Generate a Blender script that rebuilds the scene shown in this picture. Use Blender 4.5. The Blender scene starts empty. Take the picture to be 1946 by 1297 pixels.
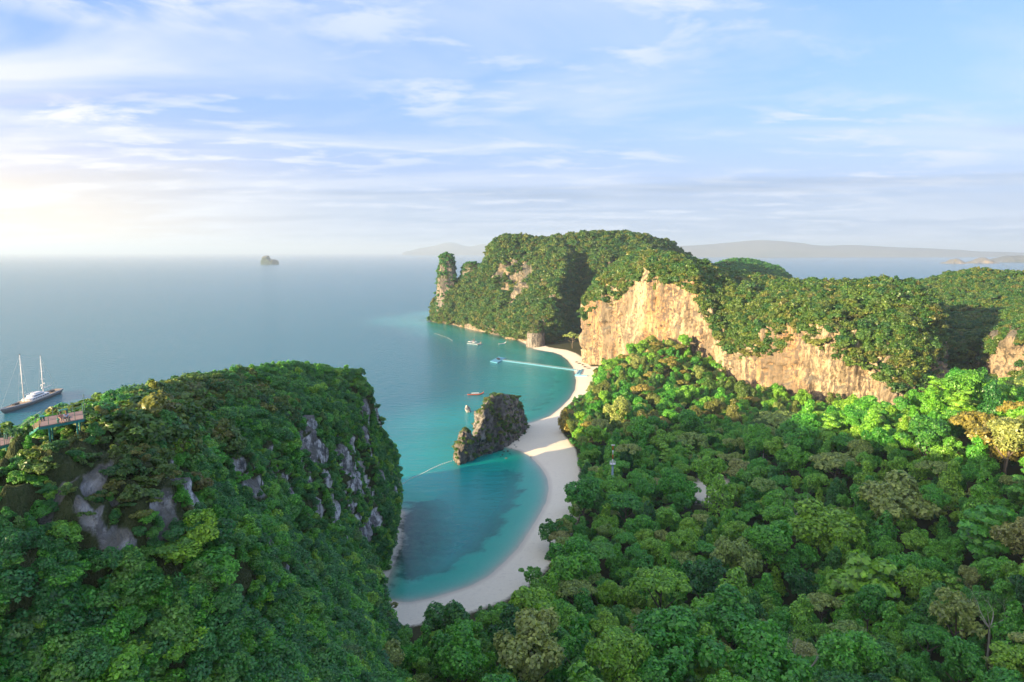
import bpy, bmesh, math, random
import numpy as np
from mathutils import Vector, Matrix

random.seed(7)
RNG = np.random.default_rng(11)
SC = bpy.context.scene
COL = SC.collection
R = math.radians

# ------------------------------------------------------------------ camera, sky, sun, exposure
CAM_H = 130.0
FPX = 1297.0
PITCH = R(7.45)
cam_data = bpy.data.cameras.new('camera')
cam_data.sensor_width = 36.0
cam_data.lens = 36.0 * FPX / 1946.0
cam_data.clip_start = 1.0
cam_data.clip_end = 120000.0
cam = bpy.data.objects.new('camera', cam_data)
COL.objects.link(cam)
cam.location = (0, 0, CAM_H)
cam.rotation_euler = (R(90) - PITCH, 0, 0)
SC.camera = cam

SUN_AZ = R(-122.0)     # from +Y, negative = towards -X
SUN_EL = R(11.0)
TO_SUN = Vector((math.sin(SUN_AZ) * math.cos(SUN_EL), math.cos(SUN_AZ) * math.cos(SUN_EL), math.sin(SUN_EL)))

sun_data = bpy.data.lights.new('sun', 'SUN')
sun_data.energy = 2.0
sun_data.angle = R(0.6)
sun_data.color = (1.0, 0.75, 0.43)
sun = bpy.data.objects.new('sun', sun_data)
COL.objects.link(sun)
sun.rotation_euler = TO_SUN.to_track_quat('Z', 'Y').to_euler()

SC.view_settings.view_transform = 'Standard'
SC.view_settings.look = 'None'
SC.view_settings.gamma = 1.0
SC.view_settings.exposure = 3.0
SC.render.engine = 'CYCLES'
SC.cycles.use_denoising = True
SC.cycles.max_bounces = 6
SC.cycles.diffuse_bounces = 5
SC.cycles.glossy_bounces = 2
SC.cycles.transmission_bounces = 2
SC.cycles.transparent_max_bounces = 6
SC.cycles.volume_bounces = 0
SC.cycles.caustics_reflective = False
SC.cycles.caustics_refractive = False
SC.cycles.sample_clamp_indirect = 6.0

class NT:
    """small node-tree helper"""
    def __init__(self, tree):
        self.t = tree
        self.t.nodes.clear()
    def n(self, kind, **kw):
        nd = self.t.nodes.new(kind)
        for k, v in kw.items():
            if k.startswith('i_'):
                key = k[2:]
                key = int(key) if key.isdigit() else key.replace('_', ' ')
                s = nd.inputs[key]
                if hasattr(v, 'is_linked'):
                    self.t.links.new(v, s)
                else:
                    s.default_value = v
            else:
                setattr(nd, k, v)
        return nd
    def link(self, a, b):
        self.t.links.new(a, b)
    def math(self, op, a, b=None, clamp=False):
        nd = self.n('ShaderNodeMath', operation=op, use_clamp=clamp)
        for i, v in enumerate((a, b)):
            if v is None: continue
            if hasattr(v, 'is_linked'): self.link(v, nd.inputs[i])
            else: nd.inputs[i].default_value = v
        return nd.outputs[0]
    def mix(self, fac, a, b, mode='MIX'):
        nd = self.n('ShaderNodeMix', data_type='RGBA', blend_type=mode)
        for i, v in ((0, fac), (6, a), (7, b)):
            if hasattr(v, 'is_linked'): self.link(v, nd.inputs[i])
            elif i == 0: nd.inputs[i].default_value = v
            else: nd.inputs[i].default_value = tuple(v) + ((1.0,) if len(v) == 3 else ())
        return nd.outputs[2]
    def noise(self, vec, scale, detail=3, rough=0.55, dist=0.0):
        nd = self.n('ShaderNodeTexNoise')
        nd.inputs['Scale'].default_value = scale
        nd.inputs['Detail'].default_value = detail
        nd.inputs['Roughness'].default_value = rough
        nd.inputs['Distortion'].default_value = dist
        if vec is not None: self.link(vec, nd.inputs['Vector'])
        return nd.outputs['Fac']
    def ramp(self, fac, stops, interp='LINEAR'):
        nd = self.n('ShaderNodeValToRGB')
        cr = nd.color_ramp
        cr.interpolation = interp
        while len(cr.elements) > 1: cr.elements.remove(cr.elements[-1])
        for i, (p, c) in enumerate(stops):
            e = cr.elements[0] if i == 0 else cr.elements.new(p)
            e.position = p
            c = (c, c, c) if isinstance(c, (int, float)) else c
            e.color = tuple(c) + ((1.0,) if len(c) == 3 else ())
        self.link(fac, nd.inputs[0])
        return nd.outputs[0]
    def mapping(self, vec, scale=(1, 1, 1), loc=(0, 0, 0), rot=(0, 0, 0)):
        nd = self.n('ShaderNodeMapping')
        nd.inputs['Scale'].default_value = scale
        nd.inputs['Location'].default_value = loc
        nd.inputs['Rotation'].default_value = rot
        self.link(vec, nd.inputs['Vector'])
        return nd.outputs[0]
    def maprange(self, v, a, b, c=0.0, d=1.0, smooth=False):
        nd = self.n('ShaderNodeMapRange', interpolation_type='SMOOTHSTEP' if smooth else 'LINEAR')
        self.link(v, nd.inputs[0])
        for i, x in enumerate((a, b, c, d)): nd.inputs[i + 1].default_value = x
        return nd.outputs[0]

# world: physical sky with thin cloud decks laid over it by direction
world = bpy.data.worlds.new('World')
SC.world = world
world.use_nodes = True
W = NT(world.node_tree)
geo = W.n('ShaderNodeTexCoord').outputs['Generated']
sky = W.n('ShaderNodeTexSky', sky_type='NISHITA', sun_disc=False)
sky.sun_elevation = SUN_EL
sky.sun_rotation = SUN_AZ
sky.altitude = 100.0
sky.air_density = 1.0
sky.dust_density = 3.0
sky.ozone_density = 2.0
sep = W.n('ShaderNodeSeparateXYZ', i_0=geo)
dx, dy, dz = sep.outputs
up = W.math('MAXIMUM', dz, 0.0)
den = W.math('ADD', up, 0.07)
px = W.math('DIVIDE', dx, den)
py = W.math('DIVIDE', dy, den)
pl = W.n('ShaderNodeCombineXYZ', i_0=px, i_1=py).outputs[0]
# how near a direction is to the sun's bearing: clouds there are lit from behind and warmer
sx, sy = math.sin(R(-95)), math.cos(R(-95))
toward = W.math('ADD', W.math('MULTIPLY', dx, TO_SUN.x), W.math('MULTIPLY', dy, TO_SUN.y))
toward = W.math('MULTIPLY', toward, 1.0)
warmth = W.maprange(toward, -0.42, 0.28, 0.0, 1.0, True)
# high veil: long soft streaks, shifted so cloud added overhead lifts the fill light
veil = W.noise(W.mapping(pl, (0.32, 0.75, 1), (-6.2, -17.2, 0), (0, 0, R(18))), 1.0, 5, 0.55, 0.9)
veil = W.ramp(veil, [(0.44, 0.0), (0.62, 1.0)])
# small broken puffs
puffs = W.noise(W.mapping(pl, (1.0, 1.5, 1), (7.7, 2.3, 0), (0, 0, R(-12))), 1.7, 6, 0.62, 0.35)
patch = W.ramp(W.noise(pl, 0.55, 2, 0.5), [(0.38, 0.0), (0.54, 1.0)])
puffs = W.math('MULTIPLY', W.ramp(puffs, [(0.51, 0.0), (0.63, 1.0)]), patch)
# low grey bands towards the horizon
low = W.noise(W.mapping(pl, (0.16, 0.55, 1), (1.3, 5.2, 0), (0, 0, R(-6))), 1.0, 4, 0.55, 0.5)
low = W.math('MULTIPLY', W.ramp(low, [(0.50, 0.0), (0.66, 1.0)]), W.maprange(dz, 0.05, 0.10, 0.0, 1.0, True))
low = W.math('MULTIPLY', low, W.maprange(dz, 0.14, 0.24, 1.0, 0.0, True))
hz = W.maprange(dz, 0.0, 0.21, 1.0, 0.0, True)          # milky air low in the sky
skyc = W.n('ShaderNodeHueSaturation', i_Saturation=1.2, i_Value=1.0, i_Color=sky.outputs[0]).outputs[0]
skyc = W.mix(1.0, skyc, (0.95, 0.78, 0.95), 'MULTIPLY')
skyc = W.mix(0.70, skyc, (0.46, 0.80, 1.66))        # even pale blue added over the whole dome to lift the fill light
hazec = W.mix(warmth, (0.92, 1.14, 1.46), (2.6, 2.1, 1.42))
glow = W.maprange(W.math('ADD', toward, W.math('MULTIPLY', dz, TO_SUN.z)), 0.55, 0.98, 1.0, 0.0, True)   # leave the bright air round the sun as the sky model has it
c = W.mix(W.math('MULTIPLY', W.math('MULTIPLY', hz, 0.92), glow), skyc, hazec)
cloudc = W.mix(warmth, (1.38, 1.52, 1.78), (2.1, 2.0, 1.9))
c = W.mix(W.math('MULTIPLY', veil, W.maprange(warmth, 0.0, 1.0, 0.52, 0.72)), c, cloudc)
c = W.mix(W.math('MULTIPLY', puffs, 0.8), c, cloudc)
c = W.mix(W.math('MULTIPLY', low, 0.72), c, W.mix(warmth, (0.62, 0.80, 1.06), (1.9, 1.65, 1.3)))
bg = W.n('ShaderNodeBackground', i_Color=c, i_Strength=0.075)
wo = W.n('ShaderNodeOutputWorld')
W.link(bg.outputs[0], wo.inputs[0])

# ------------------------------------------------------------------ geometry helpers
CP, SP = math.cos(PITCH), math.sin(PITCH)
def A(px, py, Y):
    """place at forward distance Y whose bearing and drop match a survey mark on the photograph"""
    xc, yc = (px - 973.0) / FPX, (648.5 - py) / FPX
    dyv = CP + yc * SP
    return np.array([xc * Y / dyv, Y, CAM_H + (yc * CP - SP) * Y / dyv])
def G(px, py, z=0.0):
    yc = (648.5 - py) / FPX
    Y = (z - CAM_H) * (CP + yc * SP) / (yc * CP - SP)
    return A(px, py, Y)

_perm = RNG.permutation(512).astype(np.int64)
_grad = RNG.normal(size=(512, 3)); _grad /= np.linalg.norm(_grad, axis=1)[:, None]
def perlin(P):
    P = np.asarray(P, float)
    i = np.floor(P).astype(np.int64); f = P - i
    u = f * f * f * (f * (f * 6 - 15) + 10)
    def h(a, b, c):
        return _perm[(_perm[(_perm[a & 511] + b) & 511] + c) & 511]
    out = 0
    for dx_ in (0, 1):
        for dy_ in (0, 1):
            for dz_ in (0, 1):
                g = _grad[h(i[..., 0] + dx_, i[..., 1] + dy_, i[..., 2] + dz_)]
                d = (g[..., 0] * (f[..., 0] - dx_) + g[..., 1] * (f[..., 1] - dy_) + g[..., 2] * (f[..., 2] - dz_))
                w = ((u[..., 0] if dx_ else 1 - u[..., 0]) * (u[..., 1] if dy_ else 1 - u[..., 1]) * (u[..., 2] if dz_ else 1 - u[..., 2]))
                out = out + w * d
    return out * 1.6
def fbm(P, octv=4, gain=0.5):
    P = np.asarray(P, float); s = 0; a = 1.0
    for o in range(octv):
        s = s + a * perlin(P * (2 ** o) + 17.3 * o); a *= gain
    return s
def S(t):
    t = np.clip(t, 0, 1); return t * t * (3 - 2 * t)

def mesh_from(name, V, F, smooth=True):
    me = bpy.data.meshes.new(name)
    V = np.asarray(V, np.float32).reshape(-1, 3); F = np.asarray(F, np.int32)
    n = F.shape[1]
    me.vertices.add(len(V)); me.vertices.foreach_set('co', V.ravel())
    me.loops.add(F.size); me.loops.foreach_set('vertex_index', F.ravel())
    me.polygons.add(len(F))
    me.polygons.foreach_set('loop_start', np.arange(0, F.size, n, dtype=np.int32))
    if smooth: me.polygons.foreach_set('use_smooth', np.ones(len(F), bool))
    me.update(calc_edges=True)
    return me
def attr(me, name, vals, domain='POINT', kind='FLOAT'):
    a = me.attributes.new(name, kind, domain)
    a.data.foreach_set('value' if kind in ('FLOAT', 'INT') else 'vector', np.ascontiguousarray(vals, np.int32 if kind == 'INT' else np.float32).ravel())
def obj(name, me, mat=None, parent=None, loc=None):
    o = bpy.data.objects.new(name, me)
    COL.objects.link(o)
    if mat is not None and me is not None: me.materials.append(mat) if len(me.materials) == 0 else None
    if parent is not None: o.parent = parent
    if loc is not None: o.location = loc
    return o
def tag(o, label=None, cat=None, group=None, kind=None):
    if label: o['label'] = label
    if cat: o['category'] = cat
    if group: o['group'] = group
    if kind: o['kind'] = kind
    return o
def empty(name, loc, rz=0.0):
    o = bpy.data.objects.new(name, None); COL.objects.link(o)
    o.location = loc; o.rotation_euler = (0, 0, rz); o.empty_display_size = 0.5
    return o
def grid_faces(nu, nv, wrap=False):
    a = np.arange(nu * nv).reshape(nu, nv)
    if wrap: a = np.vstack([a, a[:1]])
    return np.stack([a[:-1, :-1], a[1:, :-1], a[1:, 1:], a[:-1, 1:]], -1).reshape(-1, 4)

class MB:
    """collects boxes, tubes and lofts into one mesh"""
    def __init__(self): self.v = []; self.f = []
    def add(self, V, F):
        b = len(self.v); self.v += [tuple(p) for p in V]; self.f += [tuple(i + b for i in q) for q in F]
    def box(self, c, s, rz=0.0):
        cx, cy, cz = c; hx, hy, hz_ = s[0] / 2, s[1] / 2, s[2] / 2
        cr, sr = math.cos(rz), math.sin(rz)
        V = [(cx + x * cr - y * sr, cy + x * sr + y * cr, cz + z) for x in (-hx, hx) for y in (-hy, hy) for z in (-hz_, hz_)]
        self.add(V, [(0, 1, 3, 2), (4, 6, 7, 5), (0, 4, 5, 1), (2, 3, 7, 6), (0, 2, 6, 4), (1, 5, 7, 3)])
        return self
    def tube(self, pts, rad, n=6, cap=True):
        pts = [Vector(p) for p in pts]
        rads = rad if isinstance(rad, (list, tuple)) else [rad] * len(pts)
        rings = []
        for i, p in enumerate(pts):
            d = (pts[min(i + 1, len(pts) - 1)] - pts[max(i - 1, 0)]).normalized()
            x = d.orthogonal().normalized() if i == 0 else (rings[-1][1] - d * rings[-1][1].dot(d)).normalized()
            rings.append((p, x, d.cross(x)))
        V = []
        for (p, x, y), r in zip(rings, rads):
            V += [p + (x * math.cos(2 * math.pi * k / n) + y * math.sin(2 * math.pi * k / n)) * r for k in range(n)]
        F = [(i * n + k, i * n + (k + 1) % n, (i + 1) * n + (k + 1) % n, (i + 1) * n + k) for i in range(len(pts) - 1) for k in range(n)]
        if cap: F += [tuple(range(n - 1, -1, -1)), tuple(range((len(pts) - 1) * n, len(pts) * n))]
        self.add(V, F)
        return self
    def loft(self, rings, closed=True, cap=True):
        n = len(rings[0]); V = [p for r in rings for p in r]
        m = n if closed else n - 1
        F = [(i * n + k, i * n + (k + 1) % n, (i + 1) * n + (k + 1) % n, (i + 1) * n + k) for i in range(len(rings) - 1) for k in range(m)]
        if cap and closed: F += [tuple(range(n - 1, -1, -1)), tuple(range((len(rings) - 1) * n, len(rings) * n))]
        self.add(V, F)
        return self
    def build(self, name, mat, parent=None, smooth=False, loc=None):
        me = bpy.data.meshes.new(name)
        me.from_pydata([tuple(p) for p in self.v], [], self.f)
        if smooth: me.polygons.foreach_set('use_smooth', [True] * len(me.polygons))
        me.update()
        bm = bmesh.new(); bm.from_mesh(me); bmesh.ops.recalc_face_normals(bm, faces=bm.faces); bm.to_mesh(me); bm.free()
        return obj(name, me, mat, parent, loc)

# ------------------------------------------------------------------ materials
def new_mat(name):
    m = bpy.data.materials.new(name); m.use_nodes = True
    return m, NT(m.node_tree)
def finish(N, shader):
    o = N.n('ShaderNodeOutputMaterial'); N.link(shader, o.inputs[0])

def leaf_mat(name, stops, trans=0.42, spec=0.8):
    """foliage: every crown picks its own hue, every leaf its own tone"""
    m, N = new_mat(name)
    rnd = N.n('ShaderNodeObjectInfo').outputs['Random']
    base = N.ramp(rnd, stops)
    tone = N.n('ShaderNodeAttribute', attribute_name='tone').outputs['Fac']
    hsv = N.n('ShaderNodeHueSaturation', i_Color=base, i_Value=N.maprange(tone, 0, 1, 0.52, 1.65),
              i_Hue=N.maprange(tone, 0, 1, 0.515, 0.482))
    hsv.inputs['Saturation'].default_value = 1.0
    col = hsv.outputs[0]
    p = N.n('ShaderNodeBsdfPrincipled', i_Base_Color=col, i_Roughness=0.45)
    p.inputs['Specular IOR Level'].default_value = spec
    t = N.n('ShaderNodeBsdfTranslucent', i_Color=N.mix(1.0, col, (1.25, 1.15, 0.6), 'MULTIPLY'))
    mx = N.n('ShaderNodeMixShader'); mx.inputs[0].default_value = trans
    N.link(p.outputs[0], mx.inputs[1]); N.link(t.outputs[0], mx.inputs[2])
    finish(N, mx.outputs[0])
    return m
def simple_mat(name, col, rough=0.6, spec=0.3, metal=0.0, var=0.12, scale=1.5):
    m, N = new_mat(name)
    tc = N.n('ShaderNodeTexCoord').outputs['Object']
    nz = N.noise(tc, scale, 4, 0.6)
    c = N.mix(N.maprange(nz, 0.3, 0.7, 0, 1), [x * (1 - var) for x in col], [min(1, x * (1 + var)) for x in col])
    p = N.n('ShaderNodeBsdfPrincipled', i_Base_Color=c, i_Roughness=rough, i_Metallic=metal)
    p.inputs['Specular IOR Level'].default_value = spec
    finish(N, p.outputs[0])
    return m

M = {}
M['leaf_green'] = leaf_mat('green_leaves', [(0.0, (0.061, 0.310, 0.029)), (0.3, (0.098, 0.413, 0.037)), (0.6, (0.152, 0.466, 0.037)), (0.85, (0.260, 0.497, 0.037)), (1.0, (0.078, 0.352, 0.045))])
M['leaf_dark'] = leaf_mat('dark_leaves', [(0.0, (0.032, 0.179, 0.034)), (0.5, (0.048, 0.236, 0.039)), (1.0, (0.078, 0.291, 0.039))])
M['leaf_lime'] = leaf_mat('lime_leaves', [(0.0, (0.181, 0.477, 0.046)), (0.5, (0.263, 0.543, 0.052)), (1.0, (0.140, 0.444, 0.046))])
M['leaf_olive'] = leaf_mat('pale_olive_leaves', [(0.0, (0.263, 0.394, 0.084)), (0.4, (0.345, 0.428, 0.109)), (0.7, (0.214, 0.394, 0.071)), (1.0, (0.378, 0.394, 0.130))])
M['leaf_hill'] = leaf_mat('hillside_leaves', [(0.0, (0.030, 0.125, 0.028)), (0.3, (0.045, 0.165, 0.032)), (0.55, (0.075, 0.190, 0.034)), (0.75, (0.110, 0.200, 0.036)), (0.9, (0.145, 0.195, 0.045)), (1.0, (0.050, 0.150, 0.034))])
M['leaf_shade'] = leaf_mat('shaded_hillside_leaves', [(0.0, (0.036, 0.200, 0.049)), (0.45, (0.053, 0.255, 0.053)), (0.75, (0.079, 0.310, 0.053)), (0.92, (0.146, 0.365, 0.052)), (1.0, (0.112, 0.237, 0.057))])  # hillside leaf copy for the shaded hill, colour lifted against its shade
M['leaf_dry_sunlit'] = leaf_mat('dry_sunlit_hillside_leaves', [(0.0, (0.060, 0.180, 0.028)), (0.4, (0.105, 0.215, 0.032)), (0.65, (0.150, 0.235, 0.036)), (0.85, (0.200, 0.235, 0.042)), (1.0, (0.165, 0.175, 0.045))])  # dry scrub's own tint, also low sunlight put into the leaf colour
M['leaf_gold'] = leaf_mat('golden_leaves', [(0.0, (0.286, 0.273, 0.044)), (0.5, (0.338, 0.299, 0.056)), (1.0, (0.234, 0.260, 0.044))])  # some trees' own gold, elsewhere direct sun put into the leaf colour
M['bark'] = simple_mat('bark', (0.16, 0.13, 0.10), 0.9, 0.1)
M['bark_pale'] = simple_mat('pale_bark', (0.48, 0.44, 0.38), 0.85, 0.1)

def rock_mat(name, pale, tint, dark, tint_amt, dark_amt, streak=0.10, k=1.0):
    m, N = new_mat(name)
    pos = N.n('ShaderNodeNewGeometry').outputs['Position']
    st = N.mapping(pos, (1, 1, streak))
    wide = N.noise(N.mapping(pos, (1, 1, 0.45)), 0.018, 4, 0.55, 0.6)
    runs = N.noise(st, 0.22 * k, 5, 0.62, 0.4)
    fine = N.noise(st, 0.9 * k, 4, 0.6, 0.2)
    grain = N.noise(pos, 0.35 * k, 5, 0.65)
    c = N.mix(N.math('MULTIPLY', N.ramp(wide, [(0.44, 0.0), (0.56, 1.0)]), tint_amt), pale, tint)
    c = N.mix(N.math('MULTIPLY', N.ramp(runs, [(0.50, 0.0), (0.64, 1.0)]), 0.55), c, N.mix(0.55, c, tint))
    c = N.mix(N.ramp(fine, [(0.54, 0.0), (0.66, 0.55)]), c, [min(1, x * 1.25) for x in pale])
    drip = N.noise(N.mapping(pos, (1, 1, streak * 0.6), (13, 5, 3)), 0.5 * k, 4, 0.7, 0.3)
    c = N.mix(N.math('MULTIPLY', N.ramp(drip, [(0.56, 0.0), (0.63, 1.0)]), dark_amt * 0.8), c, dark)
    darkf = N.math('ADD', N.math('MULTIPLY', runs, 0.55), N.math('MULTIPLY', grain, 0.55))
    c = N.mix(N.math('MULTIPLY', N.ramp(darkf, [(0.53, 0.0), (0.61, 1.0)]), dark_amt), c, dark)
    weather = N.noise(N.mapping(pos, (1, 1, 0.3), (31, 7, 0)), 0.03 * k, 5, 0.62, 0.8)
    c = N.mix(N.math('MULTIPLY', N.ramp(weather, [(0.48, 0.0), (0.60, 1.0)]), 0.8), c, N.mix(0.5, dark, [x * 0.5 for x in pale]))
    # weathered grey ledges where the rock faces up
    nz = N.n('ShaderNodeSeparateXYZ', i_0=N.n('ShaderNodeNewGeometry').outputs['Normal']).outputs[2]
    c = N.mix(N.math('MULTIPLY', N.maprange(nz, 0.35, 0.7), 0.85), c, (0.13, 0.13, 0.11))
    moss = N.n('ShaderNodeAttribute', attribute_name='moss').outputs['Fac']
    mossc = N.mix(grain, (0.03, 0.055, 0.02), (0.075, 0.085, 0.035))
    c = N.mix(N.ramp(N.math('ADD', moss, N.math('MULTIPLY', N.math('SUBTRACT', grain, 0.5), 0.8)), [(0.35, 0.0), (0.65, 1.0)]), c, mossc)
    bump = N.n('ShaderNodeBump', i_Strength=1.0, i_Distance=1.8 / k)
    N.link(N.math('ADD', N.math('MULTIPLY', runs, 1.2), N.math('ADD', N.math('MULTIPLY', fine, 0.5), grain)), bump.inputs['Height'])
    p = N.n('ShaderNodeBsdfPrincipled', i_Base_Color=c, i_Roughness=0.9, i_Normal=bump.outputs[0])
    p.inputs['Specular IOR Level'].default_value = 0.12
    finish(N, p.outputs[0])
    return m
M['rock_warm'] = rock_mat('cream_limestone', (0.52, 0.42, 0.275), (0.43, 0.24, 0.105), (0.12, 0.105, 0.09), 0.8, 0.9, 0.07)
M['rock_grey'] = rock_mat('grey_limestone', (0.64, 0.64, 0.64), (0.34, 0.33, 0.31), (0.05, 0.055, 0.06), 0.6, 0.85, 0.10, 1.5)
M['rock_beach'] = rock_mat('weathered_limestone', (0.27, 0.26, 0.24), (0.34, 0.25, 0.16), (0.045, 0.047, 0.05), 0.4, 0.9, 0.2, 1.6)
M['rock_far'] = rock_mat('dark_limestone', (0.34, 0.29, 0.22), (0.36, 0.26, 0.15), (0.05, 0.055, 0.05), 0.5, 0.8, 0.3)

# ------------------------------------------------------------------ ground: one sheet, sea bed to hillside
shore_px = [(722, 1128), (734, 1141), (775, 1146), (827, 1136), (893, 1115), (930, 1095), (958, 1070), (985, 1042), (1003, 1015), (1022, 985), (1039, 953), (1043, 930),
            (1041, 912), (1034, 897), (1024, 884), (1007, 867), (985, 856), (960, 850), (946, 846), (965, 825), (994, 807), (1016, 802), (1046, 791), (1066, 775), (1083, 758), (1093, 741),
            (1095, 724), (1093, 711), (1089, 698), (1079, 685), (1066, 675), (1052, 670), (1038, 668), (1016, 664), (1004, 657), (985, 647), (949, 637), (900, 628), (860, 617), (822, 612)]
shore = [tuple(G(x, y)[:2]) for x, y in shore_px]
LAND = ([(-240, -400), (-215, 40), (-190, 200), (-150, 300), (-112, 348), (-78, 352), (-54, 330), (-49, 290), (-50, 255)] + shore +
        [(-160, 1320), (-120, 1420), (60, 1520), (420, 1500), (760, 1250), (980, 900), (980, -400)])
LAND = np.array(LAND)
def signed_dist(X, Y, poly):
    P = np.stack([X, Y], -1); shp = X.shape; P = P.reshape(-1, 2)
    d = np.full(len(P), 1e18); ins = np.zeros(len(P), bool)
    for a, b in zip(poly, np.roll(poly, -1, 0)):
        e = b - a; w = P - a
        t = np.clip((w @ e) / (e @ e), 0, 1)
        q = w - t[:, None] * e
        d = np.minimum(d, (q * q).sum(1))
        c1 = (a[1] <= P[:, 1]) != (b[1] <= P[:, 1])
        with np.errstate(divide='ignore', invalid='ignore'):
            xi = a[0] + (P[:, 1] - a[1]) * e[0] / (e[1] if e[1] else 1e-9)
        ins ^= c1 & (P[:, 0] < xi)
    d = np.sqrt(d)
    return np.where(ins, d, -d).reshape(shp)
def gauss(X, Y, cx, cy, rx, ry=None, ang=0.0):
    ry = ry or rx; c, s = math.cos(ang), math.sin(ang)
    u = ((X - cx) * c + (Y - cy) * s) / rx; v = (-(X - cx) * s + (Y - cy) * c) / ry
    return np.exp(-(u * u + v * v))
def sea_floor(d):
    """depth of the bed at distance d out from the shore"""
    return np.interp(d, [0, 4, 14, 24, 60, 140, 320, 900], [0, 0.35, 1.2, 2.8, 5.0, 9, 16, 24])
def height(X, Y):
    sd = signed_dist(X, Y, LAND)
    P = np.stack([X, Y, np.zeros_like(X)], -1)
    land = np.interp(sd, [0, 12, 30, 60], [0, 1.3, 2.4, 3.4])
    inland = S((sd - 14) / 45)
    near = 26 * S((228 - Y - 0.10 * X) / 120)
    right = 46 * S((X - 78 - 0.04 * Y) / 135) * S((435 - Y) / 110)
    talus = 28 * gauss(X, Y, 150, 640, 42, 48)
    back = 5 * S((X - 120) / 160) * S((Y - 420) / 160)
    rough = 1.6 * fbm(P / 38.0, 3)
    clearing = 1 - gauss(X, Y, *G(1352, 925, 6)[:2], 26, 30)
    z = land + inland * (near + (right + talus + back) * clearing + rough * clearing)
    z = np.where(sd > 0, z, -sea_floor(-sd) + 0.25 * fbm(P / 12.0, 2) * np.clip(-sd / 20, 0, 1))
    return z, sd
gx = np.concatenate([np.arange(-260, -70, 5.0), np.arange(-70, 260, 2.5), np.arange(260, 990, 9.0)])
gy = np.concatenate([np.arange(-160, 150, 7.0), np.arange(150, 520, 2.5), np.arange(520, 900, 4.0), np.arange(900, 1540, 8.0)])
GX, GY = np.meshgrid(gx, gy, indexing='ij')
GZ, GSD = height(GX, GY)
def bilerp(T, x, y):
    x = np.asarray(x, float); y = np.asarray(y, float)
    i = np.clip(np.searchsorted(gx, x) - 1, 0, len(gx) - 2); j = np.clip(np.searchsorted(gy, y) - 1, 0, len(gy) - 2)
    u = np.clip((x - gx[i]) / (gx[i + 1] - gx[i]), 0, 1); v = np.clip((y - gy[j]) / (gy[j + 1] - gy[j]), 0, 1)
    return (T[i, j] * (1 - u) * (1 - v) + T[i + 1, j] * u * (1 - v) + T[i, j + 1] * (1 - u) * v + T[i + 1, j + 1] * u * v)
def gz(x, y): return bilerp(GZ, x, y)
def gsd(x, y): return bilerp(GSD, x, y)

# sea-grass and reef on the bed of the bay
reef_a = np.array([G(x, y)[:2] for x, y in [(738, 1118), (790, 1108), (850, 1085), (905, 1052), (950, 1010), (985, 960), (1001, 918), (996, 893), (960, 880), (915, 888), (880, 905), (845, 925), (800, 940), (762, 950)]])
reef_b = np.array([G(x, y)[:2] for x, y in [(968, 775), (1010, 785), (1045, 768), (1062, 745), (1066, 715), (1060, 695), (1035, 680), (1008, 672), (985, 668), (940, 650), (890, 642), (850, 640), (900, 668), (930, 700), (945, 740)]])
ra = signed_dist(GX, GY, reef_a); rb = signed_dist(GX, GY, reef_b)
wob = 7 * fbm(np.stack([GX, GY, np.zeros_like(GX)], -1) / 14.0, 3)
reef = np.maximum(S((ra + wob * 0.6 + 3) / 12), 0.8 * S((rb + wob + 2) / 14))
# sandy clearing and tracks under the trees
cl = G(1352, 925, 6)
edge_px = [(1150, 700), (1128, 712), (1122, 740), (1100, 748), (1085, 757), (1064, 775), (1062, 800), (1070, 824), (1092, 850), (1100, 885), (1103, 925), (1102, 965), (1090, 985), (1050, 1010)]
EDGE = np.array([G(a, b, 4)[:2] for a, b in edge_px] + [(60, 200), (400, 200), (500, 900), (140, 850)])
wood = np.where((GY > 330) & (GY < 760) & (GX < 140), S((signed_dist(GX, GY, EDGE) + 2) / 5), S((GSD - 15) / 9))
floorveg = np.clip(wood - 1.2 * gauss(GX, GY, cl[0], cl[1], 12, 22, R(-20)), 0, 1)
me = mesh_from('ground', np.stack([GX, GY, GZ], -1), grid_faces(len(gx), len(gy)))
attr(me, 'reef', reef.ravel()); attr(me, 'floorveg', floorveg.ravel()); attr(me, 'shore', GSD.ravel())
m, N = new_mat('sand_and_soil')
pos = N.n('ShaderNodeNewGeometry').outputs['Position']
n1 = N.noise(pos, 0.05, 5, 0.6); n2 = N.noise(pos, 0.6, 4, 0.6); n3 = N.noise(pos, 0.22, 4, 0.65, 0.5)
sandc = N.mix(n1, (0.72, 0.65, 0.50), (0.81, 0.74, 0.58))
sandc = N.mix(N.ramp(n2, [(0.55, 0.0), (0.75, 0.35)]), sandc, (0.45, 0.39, 0.32))
soil = N.mix(n2, (0.035, 0.045, 0.018), (0.075, 0.07, 0.03))
reefc = N.mix(N.ramp(n3, [(0.38, 0.0), (0.62, 1.0)]), (0.065, 0.095, 0.085), (0.15, 0.165, 0.13))
fv = N.n('ShaderNodeAttribute', attribute_name='floorveg').outputs['Fac']
rf = N.n('ShaderNodeAttribute', attribute_name='reef').outputs['Fac']
shv = N.n('ShaderNodeAttribute', attribute_name='shore').outputs['Fac']
wet = N.maprange(N.math('ADD', shv, N.math('MULTIPLY', n2, 1.5)), 1.2, 4.0, 1.0, 0.0, True)
sandc = N.mix(N.math('MULTIPLY', wet, 0.35), sandc, (0.36, 0.31, 0.26))
n4 = N.noise(pos, 0.09, 5, 0.7, 0.8)
bedf = N.math('ADD', rf, N.math('ADD', N.math('MULTIPLY', N.math('SUBTRACT', n3, 0.5), 1.1), N.math('MULTIPLY', N.math('SUBTRACT', n4, 0.5), 1.3)))
c = N.mix(N.ramp(bedf, [(0.28, 0.0), (0.74, 1.0)]), sandc, reefc)
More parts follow.
